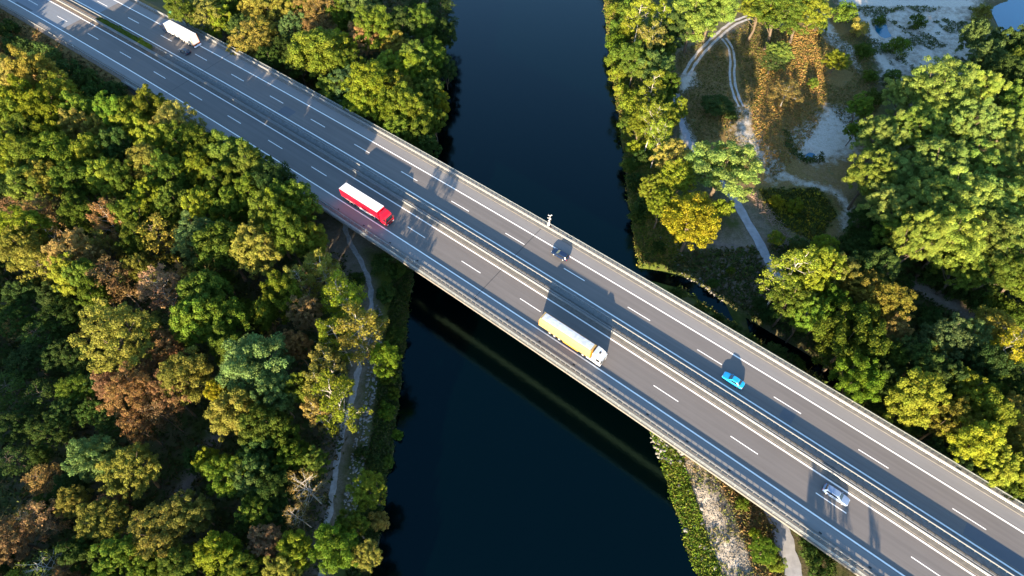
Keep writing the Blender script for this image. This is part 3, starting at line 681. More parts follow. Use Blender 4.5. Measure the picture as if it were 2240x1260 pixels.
def proto(kind, seed):
    """a tree of crown radius 1 'R' and height 'H' (real metres), arrays for crown and trunk"""
    rng = np.random.default_rng(seed); t = Proto(); t.kind = kind; t.bark = 'bark'
    def fib(n, zmin):
        i = np.arange(n) + rng.random() ; z = 1 - (1 - zmin) * (i + .5) / n; ph = i * 2.39996 + rng.random() * 6; r = np.sqrt(np.maximum(0, 1 - z * z)); return np.stack([r * np.cos(ph), r * np.sin(ph), z], 1)
    segs = []
    if kind in ('broad', 'fine', 'big', 'shrub', 'round'):
        R, H, np_, pr, per, sz, cz, rz = {'broad': (4.6, 17, 32, .29, 600, .15, 11.2, 5.6), 'fine': (4.4, 16, 60, .20, 270, .122, 10.6, 5.2), 'big': (7.0, 23, 60, .20, 600, .15, 15.2, 7.6),
                                          'shrub': (2.2, 3.4, 16, .36, 150, .15, 1.7, 1.6), 'round': (4.6, 15, 46, .24, 360, .15, 10.2, 4.7)}[kind]
        U = fib(np_, -.55); lobes = rng.normal(size=(5, 3)); lobes = unit(lobes)
        puffs = []
        for u in U:
            k = .70 + .26 * max(u @ l for l in lobes) * rng.uniform(.3, 1.4) + rng.normal() * .11
            if kind == 'round': k = .80 + rng.normal() * .05
            if kind == 'big': k = .80 + rng.normal() * .15
            puffs.append((np.array([u[0] * R * k, u[1] * R * k, cz + u[2] * rz * k]), R * pr * rng.uniform(.72, 1.35)))
        for j in range(np_ // 4):
            u = unit(rng.normal(size=3)); puffs.append((np.array([u[0] * R * .4, u[1] * R * .4, cz + u[2] * rz * .4]), R * pr * 1.1))
        t.crown = crown_arrays(puffs, per, sz, rng, sub=(kind != 'shrub'))
        tw = [np.array([rng.normal() * .25 * k, rng.normal() * .25 * k, cz * k / 3 * 1.0]) * (1 if k else 0) for k in range(4)]
        if kind != 'shrub':
            segs += path_limbs(tw, R * .075, R * .03)
            for i in rng.choice(np_, 12, replace=False):
                c = puffs[i][0]; st = tw[1] + (tw[3] - tw[1]) * rng.random(); mid = st + (c - st) * .5 + np.array([0, 0, -.35]); segs += path_limbs([st, mid, c], R * .026, R * .008)
        else:
            for i in range(6): segs += path_limbs([np.array([0, 0, 0.]), puffs[i][0] * .6, puffs[i][0]], .05, .015)
    elif kind in ('birch', 'sparse', 'bare'):
        R, H = 3.2, 18.0; t.bark = 'birchbark' if kind != 'sparse' else 'bark'
        lean = rng.normal(size=2) * .7
        tr = [np.array([lean[0] * (k / 5) ** 1.5 + rng.normal() * .12, lean[1] * (k / 5) ** 1.5 + rng.normal() * .12, H * .95 * k / 5]) for k in range(6)]
        segs += path_limbs(tr, .17, .04); puffs = []
        nb = 22 if kind != 'sparse' else 30
        for i in range(nb):
            f = .34 + .62 * (i + rng.random()) / nb; zz = f * H * .95; k = min(4, int(f * 5)); st = tr[k] + (tr[k + 1] - tr[k]) * (f * 5 - k)
            ph = i * 2.4 + rng.random(); ln = R * (1.15 - .75 * abs(f - .5) * 1.6) * rng.uniform(.7, 1.1)
            end = st + np.array([math.cos(ph) * ln, math.sin(ph) * ln, ln * .65]); mid = (st + end) / 2 + np.array([0, 0, -.12 * ln])
            segs += path_limbs([st, mid, end], .05, .014)
            for j in range(3):
                e2 = mid + (end - mid) * rng.random() + unit(rng.normal(size=3)) * ln * .4 + np.array([0, 0, .2]); segs.append((mid + (end - mid) * j / 3, e2, .025, .01)); puffs.append((e2 + np.array([0, 0, -.25]), R * .20 * rng.uniform(.6, 1.2)))
            puffs.append((end + np.array([0, 0, -.3]), R * .26 * rng.uniform(.7, 1.2))); puffs.append((mid + (end - mid) * .6 + np.array([0, 0, -.2]), R * .2))
        per = {'birch': 46, 'sparse': 30, 'bare': 16}[kind]
        t.crown = crown_arrays(puffs, per, .17 if kind != 'bare' else .11, rng, up=.1, flat=1.25, hollow=.15)
    t.R, t.H = R, H; t.trunk = limb_arrays(segs)
    V, F, C = t.crown
    t.cz = float(np.median(V[:, 2])); t.r = float(np.percentile(np.hypot(V[:, 0], V[:, 1]), 93)); t.top = float(V[:, 2].max())
    t.me_c = mesh_np("crown", V, F, M['foliage'], attr={"v": ('FACE', np.c_[C, np.zeros(len(C))])}); t.me_t = mesh_np("trunk", t.trunk[0], t.trunk[1], M[t.bark], True)
    return t
PRO = {k: [proto(k, 100 * i + j) for j in range(n)] for i, (k, n) in enumerate((('broad', 7), ('fine', 5), ('big', 4), ('shrub', 3), ('round', 3), ('birch', 4), ('sparse', 3), ('bare', 2)))}
COLS = {'G': ((.088, .122, .013), "green"), 'Y': ((.152, .176, .014), "yellow-green"), 'O': ((.190, .168, .028), "olive"), 'R': ((.200, .118, .044), "rust-brown"), 'B': ((.090, .135, .034), "blue-green"),
        'D': ((.042, .070, .013), "dark green"), 'W': ((.215, .195, .012), "bright yellow"), 'P': ((.28, .15, .062), "pinkish-tan"), 'L': ((.095, .150, .012), "fresh lime-green"), 'T': ((.23, .155, .040), "tan"), 'S': ((.170, .220, .036), "pale grey-green")}
KND = {'b': ('broad', 'broadleaf tree', 'broadleaf_tree'), 'f': ('fine', 'feathery tree', 'feathery_tree'), 'p': ('big', 'spreading poplar', 'poplar_tree'), 's': ('shrub', 'shrub', 'shrub'), 'o': ('round', 'round tree', 'round_tree'), 'i': ('birch', 'white-trunked birch', 'birch_tree'), 'q': ('sparse', 'thin tree', 'thin_tree'), 'n': ('bare', 'nearly bare tree', 'bare_tree')}
DEFH = {'b': 17, 'f': 15, 'p': 23, 's': 3.4, 'o': 15, 'i': 17, 'q': 13, 'n': 14}
TREES = []      # (x, y, R, H, colour, kind, area, px, py, rpx)
def plant(txt, area, gscale=1.0):
    for e in txt.split():
        a = e.split(','); cx, cy, r = float(a[0]), float(a[1]), float(a[2]); c, k = a[3][0], a[3][1]; H = float(a[4]) if len(a) > 4 else None
        gz = ZG
        cut = 1.0
        for _ in range(14):
            Rm = r / ppm(cx, cy, gz + 8); h = H or max(min(DEFH[k] * (.62 + .38 * Rm / PRO[KND[k][0]][0].r) * gscale, 26), Rm * 1.25)
            if k == 's' and not H: h = Rm * 1.5
            if k == 'p' and not H: h = 17.5 + 9.5 * ((cx * .37 + cy * .91) % 1.0 if True else 0); Rm *= .74 + .3 * ((cx * .53 + cy * .29) % 1.0)
            h *= cut
            pr = PRO[KND[k][0]][0]; w_ = unproj(cx, cy, gz + h * pr.cz / pr.H * .96); gz = ter(w_[0], w_[1])
            s_, o_ = so(w_[0], w_[1])
            if -150 < s_ and -9.0 - .25 * Rm < o_ < 22.9 + .62 * Rm and gz + h > -3.4: cut *= .92
            elif _ > 2: break
        TREES.append((w_[0], w_[1], Rm, h, c, k, area, cx, cy, r))
W1, W2, W3, W4, W5 = "in the upper left wood below the verge", "in the middle of the left wood", "near the riverside path on the left", "in the dark lower left wood", "at the lower edge of the left wood"
plant("12,60,26,Ds 30,95,28,Ds 62,110,34,Ds 100,125,36,Ds 140,150,32,Ds 185,170,30,Ds 205,205,34,Ds 250,195,28,Ds 150,190,26,Os 300,235,24,Ds", "on the slope below the left verge")
plant("25,190,46,Ob,25 75,165,40,Ob,25 120,195,42,Yf,25 60,235,40,Yb,25 168,235,34,Gb,24 110,250,38,Yb,25 240,232,36,Lb,23 282,250,30,Gb 335,240,40,Yb 300,285,36,Yb 20,255,38,Gb,25 175,285,34,Ob 385,275,44,Of 225,290,30,Of 60,300,36,Gb 120,305,34,Yb", W1, 1.27)
plant("20,345,38,Yb 75,355,40,Gb 140,345,44,Gb 200,340,34,Yb 262,325,32,Db 290,335,24,Gn 345,320,40,Yb 405,320,40,Gf 330,365,38,Ob 455,325,40,Gb 505,345,42,Gb 375,385,42,Gb 440,375,36,Yb 555,375,46,Gb 490,400,38,Gb 600,410,44,Db 545,430,40,Gb 60,410,38,Gb 110,395,34,Ob 170,400,38,Gb 230,395,34,Yb 280,400,34,Gb 20,420,34,Db 645,445,46,Gb,24 610,470,40,Yb,24 665,500,38,Yb,24 625,510,40,Gb,24", W1, 1.27)
plant("65,500,44,Yb 48,545,40,Ob 35,462,26,Rq 95,465,34,Rq 240,490,30,Pi 165,555,44,Tf 150,600,34,Yb 190,610,32,Gb 208,650,28,Gb 115,520,28,Tn 285,480,34,Gb 255,618,42,Rq 350,525,40,Oq 430,520,44,Bf 487,535,50,Go 310,590,26,Of 350,628,38,Pi 402,618,28,Rq 450,640,46,Go 428,705,46,Go 492,700,46,Go 560,545,44,Of,24 590,480,40,Gb,24 330,440,36,Yb 385,450,36,Gb 445,455,36,Yb 510,460,34,Gb 180,470,32,Gb 90,590,34,Oq 225,540,30,Oq 300,530,30,Gb", W2, 1.27)
plant("262,740,72,Of 365,760,34,Rf 408,822,46,Ob 320,815,30,Rq 240,842,28,Pf 290,860,52,Rf 372,862,38,Rf 300,935,32,Rq 352,905,30,Rq 555,805,72,Bb 520,905,48,Ob 484,868,24,Wb 580,930,42,Gb 620,640,42,Yb 580,690,26,Yb 670,688,34,Rf 646,755,30,Rf 690,570,40,Oi 655,610,28,Oi 600,860,40,Bb 500,760,34,Gb 655,850,30,Gb", W2, 1.27)
plant("742,625,44,Yi 758,665,34,Yi 735,735,38,Yi 790,722,54,Oi 842,785,30,Lb 715,800,32,Oi 738,878,50,Yi 690,905,26,Ti 700,850,34,Oi 670,1068,40,Tn 806,1072,38,Yf 735,1195,48,Lb 770,1150,30,Gb 650,1130,26,Tn 870,950,14,Ls 845,900,20,Gs 865,730,22,Ds 850,820,22,Gs 830,1140,22,Ts 800,1215,30,Of 862,860,16,Gs 820,1010,20,Ds 848,1010,16,Gs 790,990,18,Ds 845,640,24,Ds 815,700,22,Ds 780,610,22,Ds 870,640,18,Ds 835,575,28,Ds 870,590,22,Ds", W3, 1.2)
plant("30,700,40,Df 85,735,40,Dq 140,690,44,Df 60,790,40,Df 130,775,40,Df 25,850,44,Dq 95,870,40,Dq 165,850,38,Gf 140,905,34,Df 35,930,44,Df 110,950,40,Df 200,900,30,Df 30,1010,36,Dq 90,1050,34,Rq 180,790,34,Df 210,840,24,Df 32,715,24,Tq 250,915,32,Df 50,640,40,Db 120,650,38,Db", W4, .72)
plant("200,1000,48,Bb 290,1032,54,Of 160,1100,32,Of 250,1090,28,Pq 222,1140,46,Of 22,1185,46,Rf 66,1140,30,Tn 100,1135,40,Rq 105,1240,40,Sn 345,1168,58,Of 262,1215,46,Lb 420,1120,40,Ob 480,1215,46,Yb 400,1235,40,Gb 530,1250,40,Yb 500,1040,46,Gb 548,1045,40,Bb 455,1010,26,Yb 560,1005,40,Db 650,1000,34,Gb 600,1065,38,Db 580,1185,36,Rf 645,1205,38,Yb 620,1245,34,Ob 330,1250,34,Gb 180,1210,34,Db 560,1120,36,Gf 150,1250,30,Rq 620,960,34,Gb 690,1010,28,Gb", W5)
U1 = "in the upper wood left of the river"
plant("390,15,26,Gb 440,20,40,Of 482,48,32,Yb 525,65,30,Bf 547,92,40,Of 500,10,36,Gb 600,20,40,Ob 575,70,36,Of 640,60,32,Bf 700,22,48,Tf 700,75,36,Rf 692,112,54,Yo 745,105,32,Yb 790,25,44,Bb 825,62,46,Gb 798,85,38,Pf 765,150,34,Gb 870,60,36,Db 868,105,30,Of 920,50,34,Gb 965,35,34,Dq 965,75,30,Db 905,135,40,Gb 945,125,36,Gb 930,175,34,Gb 892,150,36,Yb 848,150,34,Yb 762,190,40,Bf 725,195,28,Gb 812,190,54,Yb 800,225,44,Yb 870,195,36,Ob 880,230,44,Yb 912,245,40,Yb 935,205,34,Gb 962,228,20,Wb 868,282,32,Gf 934,322,28,Df 915,290,30,Gb 950,265,24,Gb 650,130,28,Db 620,110,28,Df 590,130,26,Df 750,40,34,Gb 660,20,30,Gb 560,20,34,Ob 975,150,22,Db 845,255,30,Yb 770,240,28,Gb 700,165,26,Ds 660,160,22,Ds 760,270,22,Ds 820,290,24,Ds 880,320,24,Ds 540,130,22,Ds 585,160,20,Ds", U1)
RB = "on the right bank above the bridge"
plant("1345,20,20,Ys 1350,58,20,Gs 1347,92,24,Ls 1340,130,18,Gs 1400,25,34,Yi 1442,45,30,Yi 1430,92,34,Oi 1362,112,26,Gs 1352,160,22,Ys 1388,130,30,Gb 1440,150,38,Bb 1456,190,28,Gb 1425,198,30,Yi 1382,220,30,Ys 1362,195,18,Ys 1425,265,34,Yi 1480,240,24,Yf 1455,262,28,Yb 1390,322,20,Ys 1372,270,22,Gs 1400,270,26,Yf 1472,345,38,Of 1480,392,40,Yf 1440,300,30,Yi 1375,360,18,Gs 1390,395,22,Ds 1410,440,24,Ds 1395,470,22,Ds 1405,345,22,Ds 1440,230,24,Gb 1420,150,26,Gb 1370,20,24,Gs 1375,65,22,Ys 1410,100,24,Gb 1450,110,28,Gb 1430,410,30,Yf 1445,450,28,Yf", RB)
plant("1478,65,32,Db 1520,30,52,Sb 1560,10,46,Sb 1663,12,46,Yf 1705,22,58,Gf 1760,18,48,Yf 1580,362,76,Sb,19 1515,482,57,Wo 1570,228,34,Do,5.5 1580,455,26,Ys 1600,250,14,Ds 1705,112,30,Sf,8 1690,135,28,Bf,7 1830,130,28,Yb,8 1722,200,40,Ti,9 1885,232,26,Lb,11 1870,285,20,Lb,9 1790,50,24,Gs 1850,25,30,Gs 1890,110,22,Gs 1880,60,22,Os 1968,98,26,Gs 1925,45,16,Gs 2010,45,20,Gs 2145,55,24,Os 2160,105,24,Gs 2150,25,22,Os 2172,135,18,Os 2230,120,40,Bf,10 2200,135,38,Bf,9 2210,180,34,Bf,9 2160,160,20,Gs 1780,180,14,Gs 1955,165,20,Gs 1915,210,22,Gs 1905,165,18,Gs", "in the clearing at upper right")
plant("1985,205,52,Sp 2062,190,54,Sp 2135,195,52,Sp 1925,300,56,Sp 1985,290,58,Sp 2050,270,58,Sp 2120,275,58,Sp 2205,285,54,Sp 1905,385,54,Sp 1975,375,60,Sp 2050,355,60,Sp 2130,355,60,Sp 2215,360,58,Sp 1945,450,56,Sp 2020,445,60,Sp 2095,440,60,Sp 2170,440,60,Sp 2235,440,56,Sp 2010,520,54,Sp 2085,520,56,Sp 2160,520,58,Sp 2230,520,56,Sp 2110,585,46,Gp,17 2185,590,50,Gp,18 2235,600,46,Gp,17 1960,510,40,Gb 2240,240,50,Sp", "in the tall poplar stand at right")
LR = "in the lower right wood beside the motorway"
plant("1803,545,26,Yf,17 1728,590,44,Yi 1770,615,40,Yb 1800,590,40,Yb 1832,600,34,Ob 1735,650,42,Gf 1765,690,36,Lb 1815,672,32,Lb 1882,632,40,Of 1935,665,48,Of 1908,590,40,Db 1870,740,66,Gb 1945,730,34,Tf 1960,765,32,Bf 1880,832,44,Lb 1992,872,52,Yb 2060,745,48,Bf 2030,775,30,Of 2172,720,40,Of 2205,770,38,Wi 2120,745,38,Bf 2115,860,46,Yf 2078,920,42,Of 2130,970,46,Yb 2160,905,38,Yb 2180,1022,40,Yb 2222,905,40,Of 2232,985,38,Ob 2205,1065,36,Gb 2230,1050,34,Gb 1920,830,34,Db 1940,790,34,Gb 2060,830,34,Db 2150,800,38,Db 2110,800,30,Df 2010,800,34,Db 1830,800,26,Ds 2040,990,30,Db 2090,1010,30,Db 2130,1040,28,Ds 1985,935,28,Ds 1925,890,30,Ds 2215,840,36,Df 2160,850,30,Gf", LR, 1.25)
plant("1890,480,34,Db,10 1920,530,40,Db,9 1880,545,34,Db,8 1850,600,28,Ds 1960,560,34,Db,8 2040,600,32,Ds 2090,630,32,Ds 2140,660,32,Ds 2190,670,34,Gs 2235,690,34,Gs 2040,690,26,Ds 2080,720,24,Ds 1980,610,22,Ds 1830,560,24,Ds 1870,510,26,Ds 1745,535,24,Ds 1700,520,20,Ys 1740,450,20,Ys 1700,440,18,Ws 1600,590,10,Gs 1560,620,14,Ds 1480,640,20,Ds 1530,680,22,Ds 1600,720,24,Ds 1570,700,20,Ds 1640,750,24,Ds 1680,690,22,Ds 1700,770,26,Ds 1740,800,26,Ds 1660,660,16,Ds 1440,540,18,Ds", "by the stream right of the bridge")
plant("1672,1205,30,Lf,4.5 1700,1235,22,Ys 1780,1200,34,Ds 1800,1240,34,Ds 1760,1160,24,Ds 1650,1165,12,Ys 1625,1100,16,Gs", "on the lower right bank")
# low understorey between the crowns
EX = np.array([(t[0], t[1], t[2]) for t in TREES])
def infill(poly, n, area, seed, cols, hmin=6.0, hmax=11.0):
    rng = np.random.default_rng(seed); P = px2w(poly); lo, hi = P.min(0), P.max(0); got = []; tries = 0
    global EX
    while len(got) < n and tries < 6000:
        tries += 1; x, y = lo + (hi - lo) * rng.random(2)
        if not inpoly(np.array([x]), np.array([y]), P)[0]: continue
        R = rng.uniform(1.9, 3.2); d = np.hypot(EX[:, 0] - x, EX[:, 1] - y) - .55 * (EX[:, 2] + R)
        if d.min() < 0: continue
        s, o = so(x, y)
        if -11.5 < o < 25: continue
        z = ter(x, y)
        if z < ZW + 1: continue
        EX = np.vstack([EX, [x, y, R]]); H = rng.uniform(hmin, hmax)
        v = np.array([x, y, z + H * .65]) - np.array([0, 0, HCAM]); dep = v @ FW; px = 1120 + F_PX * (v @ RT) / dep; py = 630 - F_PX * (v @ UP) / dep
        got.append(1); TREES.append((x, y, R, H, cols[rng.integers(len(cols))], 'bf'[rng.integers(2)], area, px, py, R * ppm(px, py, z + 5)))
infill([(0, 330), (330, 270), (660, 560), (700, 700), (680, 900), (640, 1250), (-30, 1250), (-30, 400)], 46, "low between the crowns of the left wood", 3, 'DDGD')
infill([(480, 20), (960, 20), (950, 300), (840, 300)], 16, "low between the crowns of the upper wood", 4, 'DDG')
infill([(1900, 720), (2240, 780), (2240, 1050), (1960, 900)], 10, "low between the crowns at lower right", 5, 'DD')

# trees south of the two lorries stay below the line of the sun that reaches them
sd_ = np.array([math.sin(SUN_TO), math.cos(SUN_TO)])
for (s_a, s_b, of, zt) in ((-54.5, -37, -2.6, 1.6), (-158.5, -140.5, 15.8, 1.8)):
    for i, t in enumerate(TREES):
        for ss in np.linspace(s_a, s_b, 9):
            q = road(np.float64(ss), of, 0)[:2] - np.array(t[:2]); l = q @ sd_; pd = abs(q[0] * sd_[1] - q[1] * sd_[0])
            if 2 < l < 85 and pd < t[2] * .9:
                hm = zt + l * math.tan(SUN_EL) - ter(t[0], t[1]); t2 = TREES[i]
                if t2[3] > hm: TREES[i] = t2[:3] + (max(5.0, hm),) + t2[4:]
# labels: colour, kind and place; where several look alike, counted from the left
from collections import defaultdict
def sizeword(t): return "small " if t[9] < 25 else ("big " if t[9] > 47 else "")
grp = defaultdict(list)
for i, t in enumerate(TREES): grp[(sizeword(t), t[4], t[5], t[6])].append(i)
ORD = ["leftmost", "second", "third", "fourth", "fifth", "sixth", "seventh", "eighth", "ninth", "tenth", "eleventh", "twelfth", "thirteenth", "fourteenth", "fifteenth", "sixteenth", "seventeenth", "eighteenth", "nineteenth", "twentieth"]
LAB = {}
for (sz, c, k, area), ids in grp.items():
    ids.sort(key=lambda i: TREES[i][7]); n = len(ids); nm = KND[k][1]; base = f"{sz}{COLS[c][1]} {nm}"
    for j, i in enumerate(ids):
        if n == 1: LAB[i] = f"{base} {area}"
        else:
            o = ORD[j] if j < len(ORD) else f"{j + 1}th"; o = "rightmost" if j == n - 1 else o
            LAB[i] = (f"{o} {base} {area}" if o in ("leftmost", "rightmost") else f"{o} {base} from left {area}")
for i, t in enumerate(TREES):
    x, y, R, H, c, k, area, px, py, rp = t; rng = np.random.default_rng(i * 7 + 5)
    pr = PRO[KND[k][0]][rng.integers(len(PRO[KND[k][0]]))]
    r = empty(KND[k][2], (x, y, ter(x, y) - .1), rng.random() * 6.283)
    fx = R / pr.r * 1.0; r.scale = (fx * rng.uniform(.93, 1.07), fx * rng.uniform(.93, 1.07), H / pr.H)
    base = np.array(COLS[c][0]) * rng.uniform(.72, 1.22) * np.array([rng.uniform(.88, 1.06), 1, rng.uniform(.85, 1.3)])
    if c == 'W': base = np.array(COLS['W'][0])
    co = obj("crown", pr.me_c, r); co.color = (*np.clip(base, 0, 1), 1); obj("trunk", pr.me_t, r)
    prop(r, LAB[i], "shrub" if k == 's' else "tree", ("shrubs " if k == 's' else "trees ") + area)

# ---- uncountable growth
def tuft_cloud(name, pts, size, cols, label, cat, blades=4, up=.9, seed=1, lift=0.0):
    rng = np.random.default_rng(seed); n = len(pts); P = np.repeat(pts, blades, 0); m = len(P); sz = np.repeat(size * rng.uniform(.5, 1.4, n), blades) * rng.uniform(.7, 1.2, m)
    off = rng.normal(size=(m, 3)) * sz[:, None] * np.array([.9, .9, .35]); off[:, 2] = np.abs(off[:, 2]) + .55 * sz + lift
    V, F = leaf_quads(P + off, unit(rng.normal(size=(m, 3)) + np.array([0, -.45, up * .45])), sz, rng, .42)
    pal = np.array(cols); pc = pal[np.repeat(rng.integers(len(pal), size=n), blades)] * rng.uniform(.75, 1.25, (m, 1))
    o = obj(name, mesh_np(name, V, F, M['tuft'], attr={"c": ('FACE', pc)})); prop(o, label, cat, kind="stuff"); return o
tm = material("ground_growth", (.1, .1, .05), .8, 0, .15); ta = N(tm, "ShaderNodeAttribute", attribute_name="c"); L(tm, ta.outputs["Color"], bsdf(tm).inputs["Base Color"])
tt = N(tm, "ShaderNodeBsdfTranslucent"); L(tm, ta.outputs["Color"], tt.inputs[0]); tx = N(tm, "ShaderNodeMixShader"); tx.inputs[0].default_value = .25
L(tm, bsdf(tm).outputs[0], tx.inputs[1]); L(tm, tt.outputs[0], tx.inputs[2]); L(tm, tx.outputs[0], tm.node_tree.nodes["Material Output"].inputs["Surface"]); M['tuft'] = tm
def scatter(poly, n, seed, cond=None, world=False):
    rng = np.random.default_rng(seed); P = np.asarray(poly) if world else px2w(poly); lo, hi = P.min(0), P.max(0); A = lo + (hi - lo) * rng.random((int(n * 2.5), 2))
    A = A[inpoly(A[:, 0], A[:, 1], P)]
    if cond is not None: A = A[cond(A[:, 0], A[:, 1])]
    A = A[:n]; return np.c_[A, terrain(A[:, 0], A[:, 1])]
def shore(side, y0, y1, d0, d1, n, seed):
    rng = np.random.default_rng(seed); y = rng.uniform(y0, y1, n); d = d0 + (d1 - d0) * rng.random(n) ** .8
    x = np.interp(y, YL, XL) - d if side < 0 else np.interp(y, YR, XR) + d
    z = terrain(x, y); k = (z > ZW - .05); return np.stack([x, y, z], 1)[k]
GRN = [(.09, .16, .012), (.13, .19, .014), (.15, .18, .02), (.06, .12, .012)]
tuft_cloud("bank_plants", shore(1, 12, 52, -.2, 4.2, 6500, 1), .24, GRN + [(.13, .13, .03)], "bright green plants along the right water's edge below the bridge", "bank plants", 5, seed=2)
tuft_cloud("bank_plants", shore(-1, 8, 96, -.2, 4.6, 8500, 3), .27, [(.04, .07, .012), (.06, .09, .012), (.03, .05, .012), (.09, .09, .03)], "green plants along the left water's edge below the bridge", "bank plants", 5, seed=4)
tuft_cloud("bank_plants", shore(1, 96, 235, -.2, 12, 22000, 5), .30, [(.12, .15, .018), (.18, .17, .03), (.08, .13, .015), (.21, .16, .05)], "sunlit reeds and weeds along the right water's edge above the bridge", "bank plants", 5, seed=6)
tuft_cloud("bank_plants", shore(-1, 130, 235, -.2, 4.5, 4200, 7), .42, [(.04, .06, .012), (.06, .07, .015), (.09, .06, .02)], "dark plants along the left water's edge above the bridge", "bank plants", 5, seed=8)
nb = lambda x, y: ~((so(x, y)[1] > -12) & (so(x, y)[1] < 25))
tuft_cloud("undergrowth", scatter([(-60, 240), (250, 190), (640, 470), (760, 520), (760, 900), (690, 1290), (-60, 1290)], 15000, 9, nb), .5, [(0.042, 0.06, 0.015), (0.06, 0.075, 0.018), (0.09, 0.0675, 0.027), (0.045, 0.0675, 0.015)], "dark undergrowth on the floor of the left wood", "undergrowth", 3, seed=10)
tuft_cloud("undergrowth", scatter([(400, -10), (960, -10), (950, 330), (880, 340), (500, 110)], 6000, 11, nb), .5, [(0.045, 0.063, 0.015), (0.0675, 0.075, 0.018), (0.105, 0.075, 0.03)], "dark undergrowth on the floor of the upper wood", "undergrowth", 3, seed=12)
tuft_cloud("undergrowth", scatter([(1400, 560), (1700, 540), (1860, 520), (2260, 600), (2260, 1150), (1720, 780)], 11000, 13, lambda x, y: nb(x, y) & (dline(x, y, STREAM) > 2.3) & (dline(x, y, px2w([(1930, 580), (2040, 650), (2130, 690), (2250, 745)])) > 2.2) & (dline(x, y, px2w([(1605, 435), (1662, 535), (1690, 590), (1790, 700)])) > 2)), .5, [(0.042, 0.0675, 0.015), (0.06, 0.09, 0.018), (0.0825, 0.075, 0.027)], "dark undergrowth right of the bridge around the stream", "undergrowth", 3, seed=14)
tuft_cloud("dry_weeds", scatter([(1690, 60), (1790, 60), (1810, 190), (1790, 270), (1740, 350), (1690, 390), (1650, 300), (1640, 230)], 7000, 15), .24, [(.34, .22, .06), (.27, .19, .055), (.36, .20, .07), (.17, .16, .035)], "orange dry weeds in the middle of the clearing", "dry weeds", 4, seed=16)
notrack = lambda x, y: (dline(x, y, px2w([(1640, 38), (1575, 75), (1522, 130), (1490, 190)])) > 2) & (dline(x, y, px2w([(1583, 85), (1602, 135), (1608, 205), (1620, 240)])) > 1.8)
tuft_cloud("dry_weeds", scatter([(1480, 120), (1640, 30), (1700, 60), (1660, 240), (1610, 270), (1530, 340), (1480, 240)], 6000, 17, notrack), .22, [(.10, .11, .02), (.17, .135, .04), (.08, .10, .018), (.2, .15, .06)], "olive and brown weeds around the twin wheel tracks", "weeds", 3, seed=18)
tuft_cloud("sand_weeds", scatter([(1840, 15), (2130, 15), (2165, 215), (1930, 190), (1890, 80)], 5200, 19, lambda x, y: wob(x * .45, y * .5) + .5 * wob(x * 1.7, y * 1.5) > .22), .26, [(.07, .12, .04), (.11, .125, .04), (.09, .10, .04)], "green weed patches on the pale sand at upper right", "weeds", 4, seed=20)
tuft_cloud("sand_weeds", scatter([(1710, 285), (1760, 285), (1800, 295), (1800, 355), (1760, 360), (1725, 330)], 420, 21, lambda x, y: dline(x, y, px2w([(1716, 292), (1722, 315), (1740, 338), (1765, 352), (1795, 350), (1808, 335)])) < 1.3), .35, [(.05, .08, .02), (.08, .09, .02)], "green fringe around the small pool on white sand", "weeds", 4, seed=22)
tuft_cloud("dry_weeds", scatter([(1790, 40), (1900, 50), (1925, 225), (1890, 300), (1830, 260), (1795, 200)], 3600, 51, lambda x, y: wob(x * .3, y * .4) > -.35), .24, [(.12, .13, .03), (.20, .15, .05), (.09, .12, .03), (.24, .17, .06)], "brown and green weeds between the orange scrub and the pale sand", "weeds", 3, seed=52)
tuft_cloud("dry_weeds", scatter([(1560, 250), (1620, 250), (1700, 390), (1840, 430), (1840, 520), (1700, 400), (1600, 330)], 1400, 53, lambda x, y: wob(x * .5, y * .4) > 0), .22, [(.15, .13, .05), (.20, .16, .07), (.10, .11, .03)], "sparse brown weeds along the sandy track in the middle of the clearing", "weeds", 3, seed=54)
tuft_cloud("yellow_flowers", scatter([(1660, 415), (1790, 415), (1830, 470), (1780, 530), (1700, 490)], 1500, 23), .38, [(.05, .075, .012), (.26, .22, .015), (.08, .09, .015), (.05, .06, .012)], "yellow flowering weeds beside the brushwood pile", "flowers", 4, seed=24)
tuft_cloud("bank_grass", scatter([(1495, 985), (1560, 1020), (1640, 1160), (1690, 1290), (1600, 1290), (1530, 1110)], 520, 25, lambda x, y: wob(x * .9, y * .9) > -.1), .24, [(.14, .15, .04), (.10, .13, .03), (.20, .17, .08)], "thin grass on the pale stony bank below the bridge", "grass", 4, seed=26)
tuft_cloud("bank_grass", scatter([(1560, 1030), (1650, 1100), (1690, 1140), (1720, 1290), (1660, 1290), (1610, 1130)], 800, 27), .28, [(.15, .11, .04), (.10, .10, .025), (.2, .12, .05)], "brown dry grass between the stony bank and the asphalt path", "grass", 4, seed=28)
sl_ = scatter([(-40, 0), (60, 60), (300, 200), (290, 250), (-40, 150)], 3500, 29, lambda x, y: (so(x, y)[1] < -8.9))
tuft_cloud("verge_grass", sl_, .36, [(.12, .085, .035), (.09, .075, .03), (.05, .055, .015), (.15, .09, .04)], "brown dry grass on the slope below the left barrier", "grass", 4, seed=30)
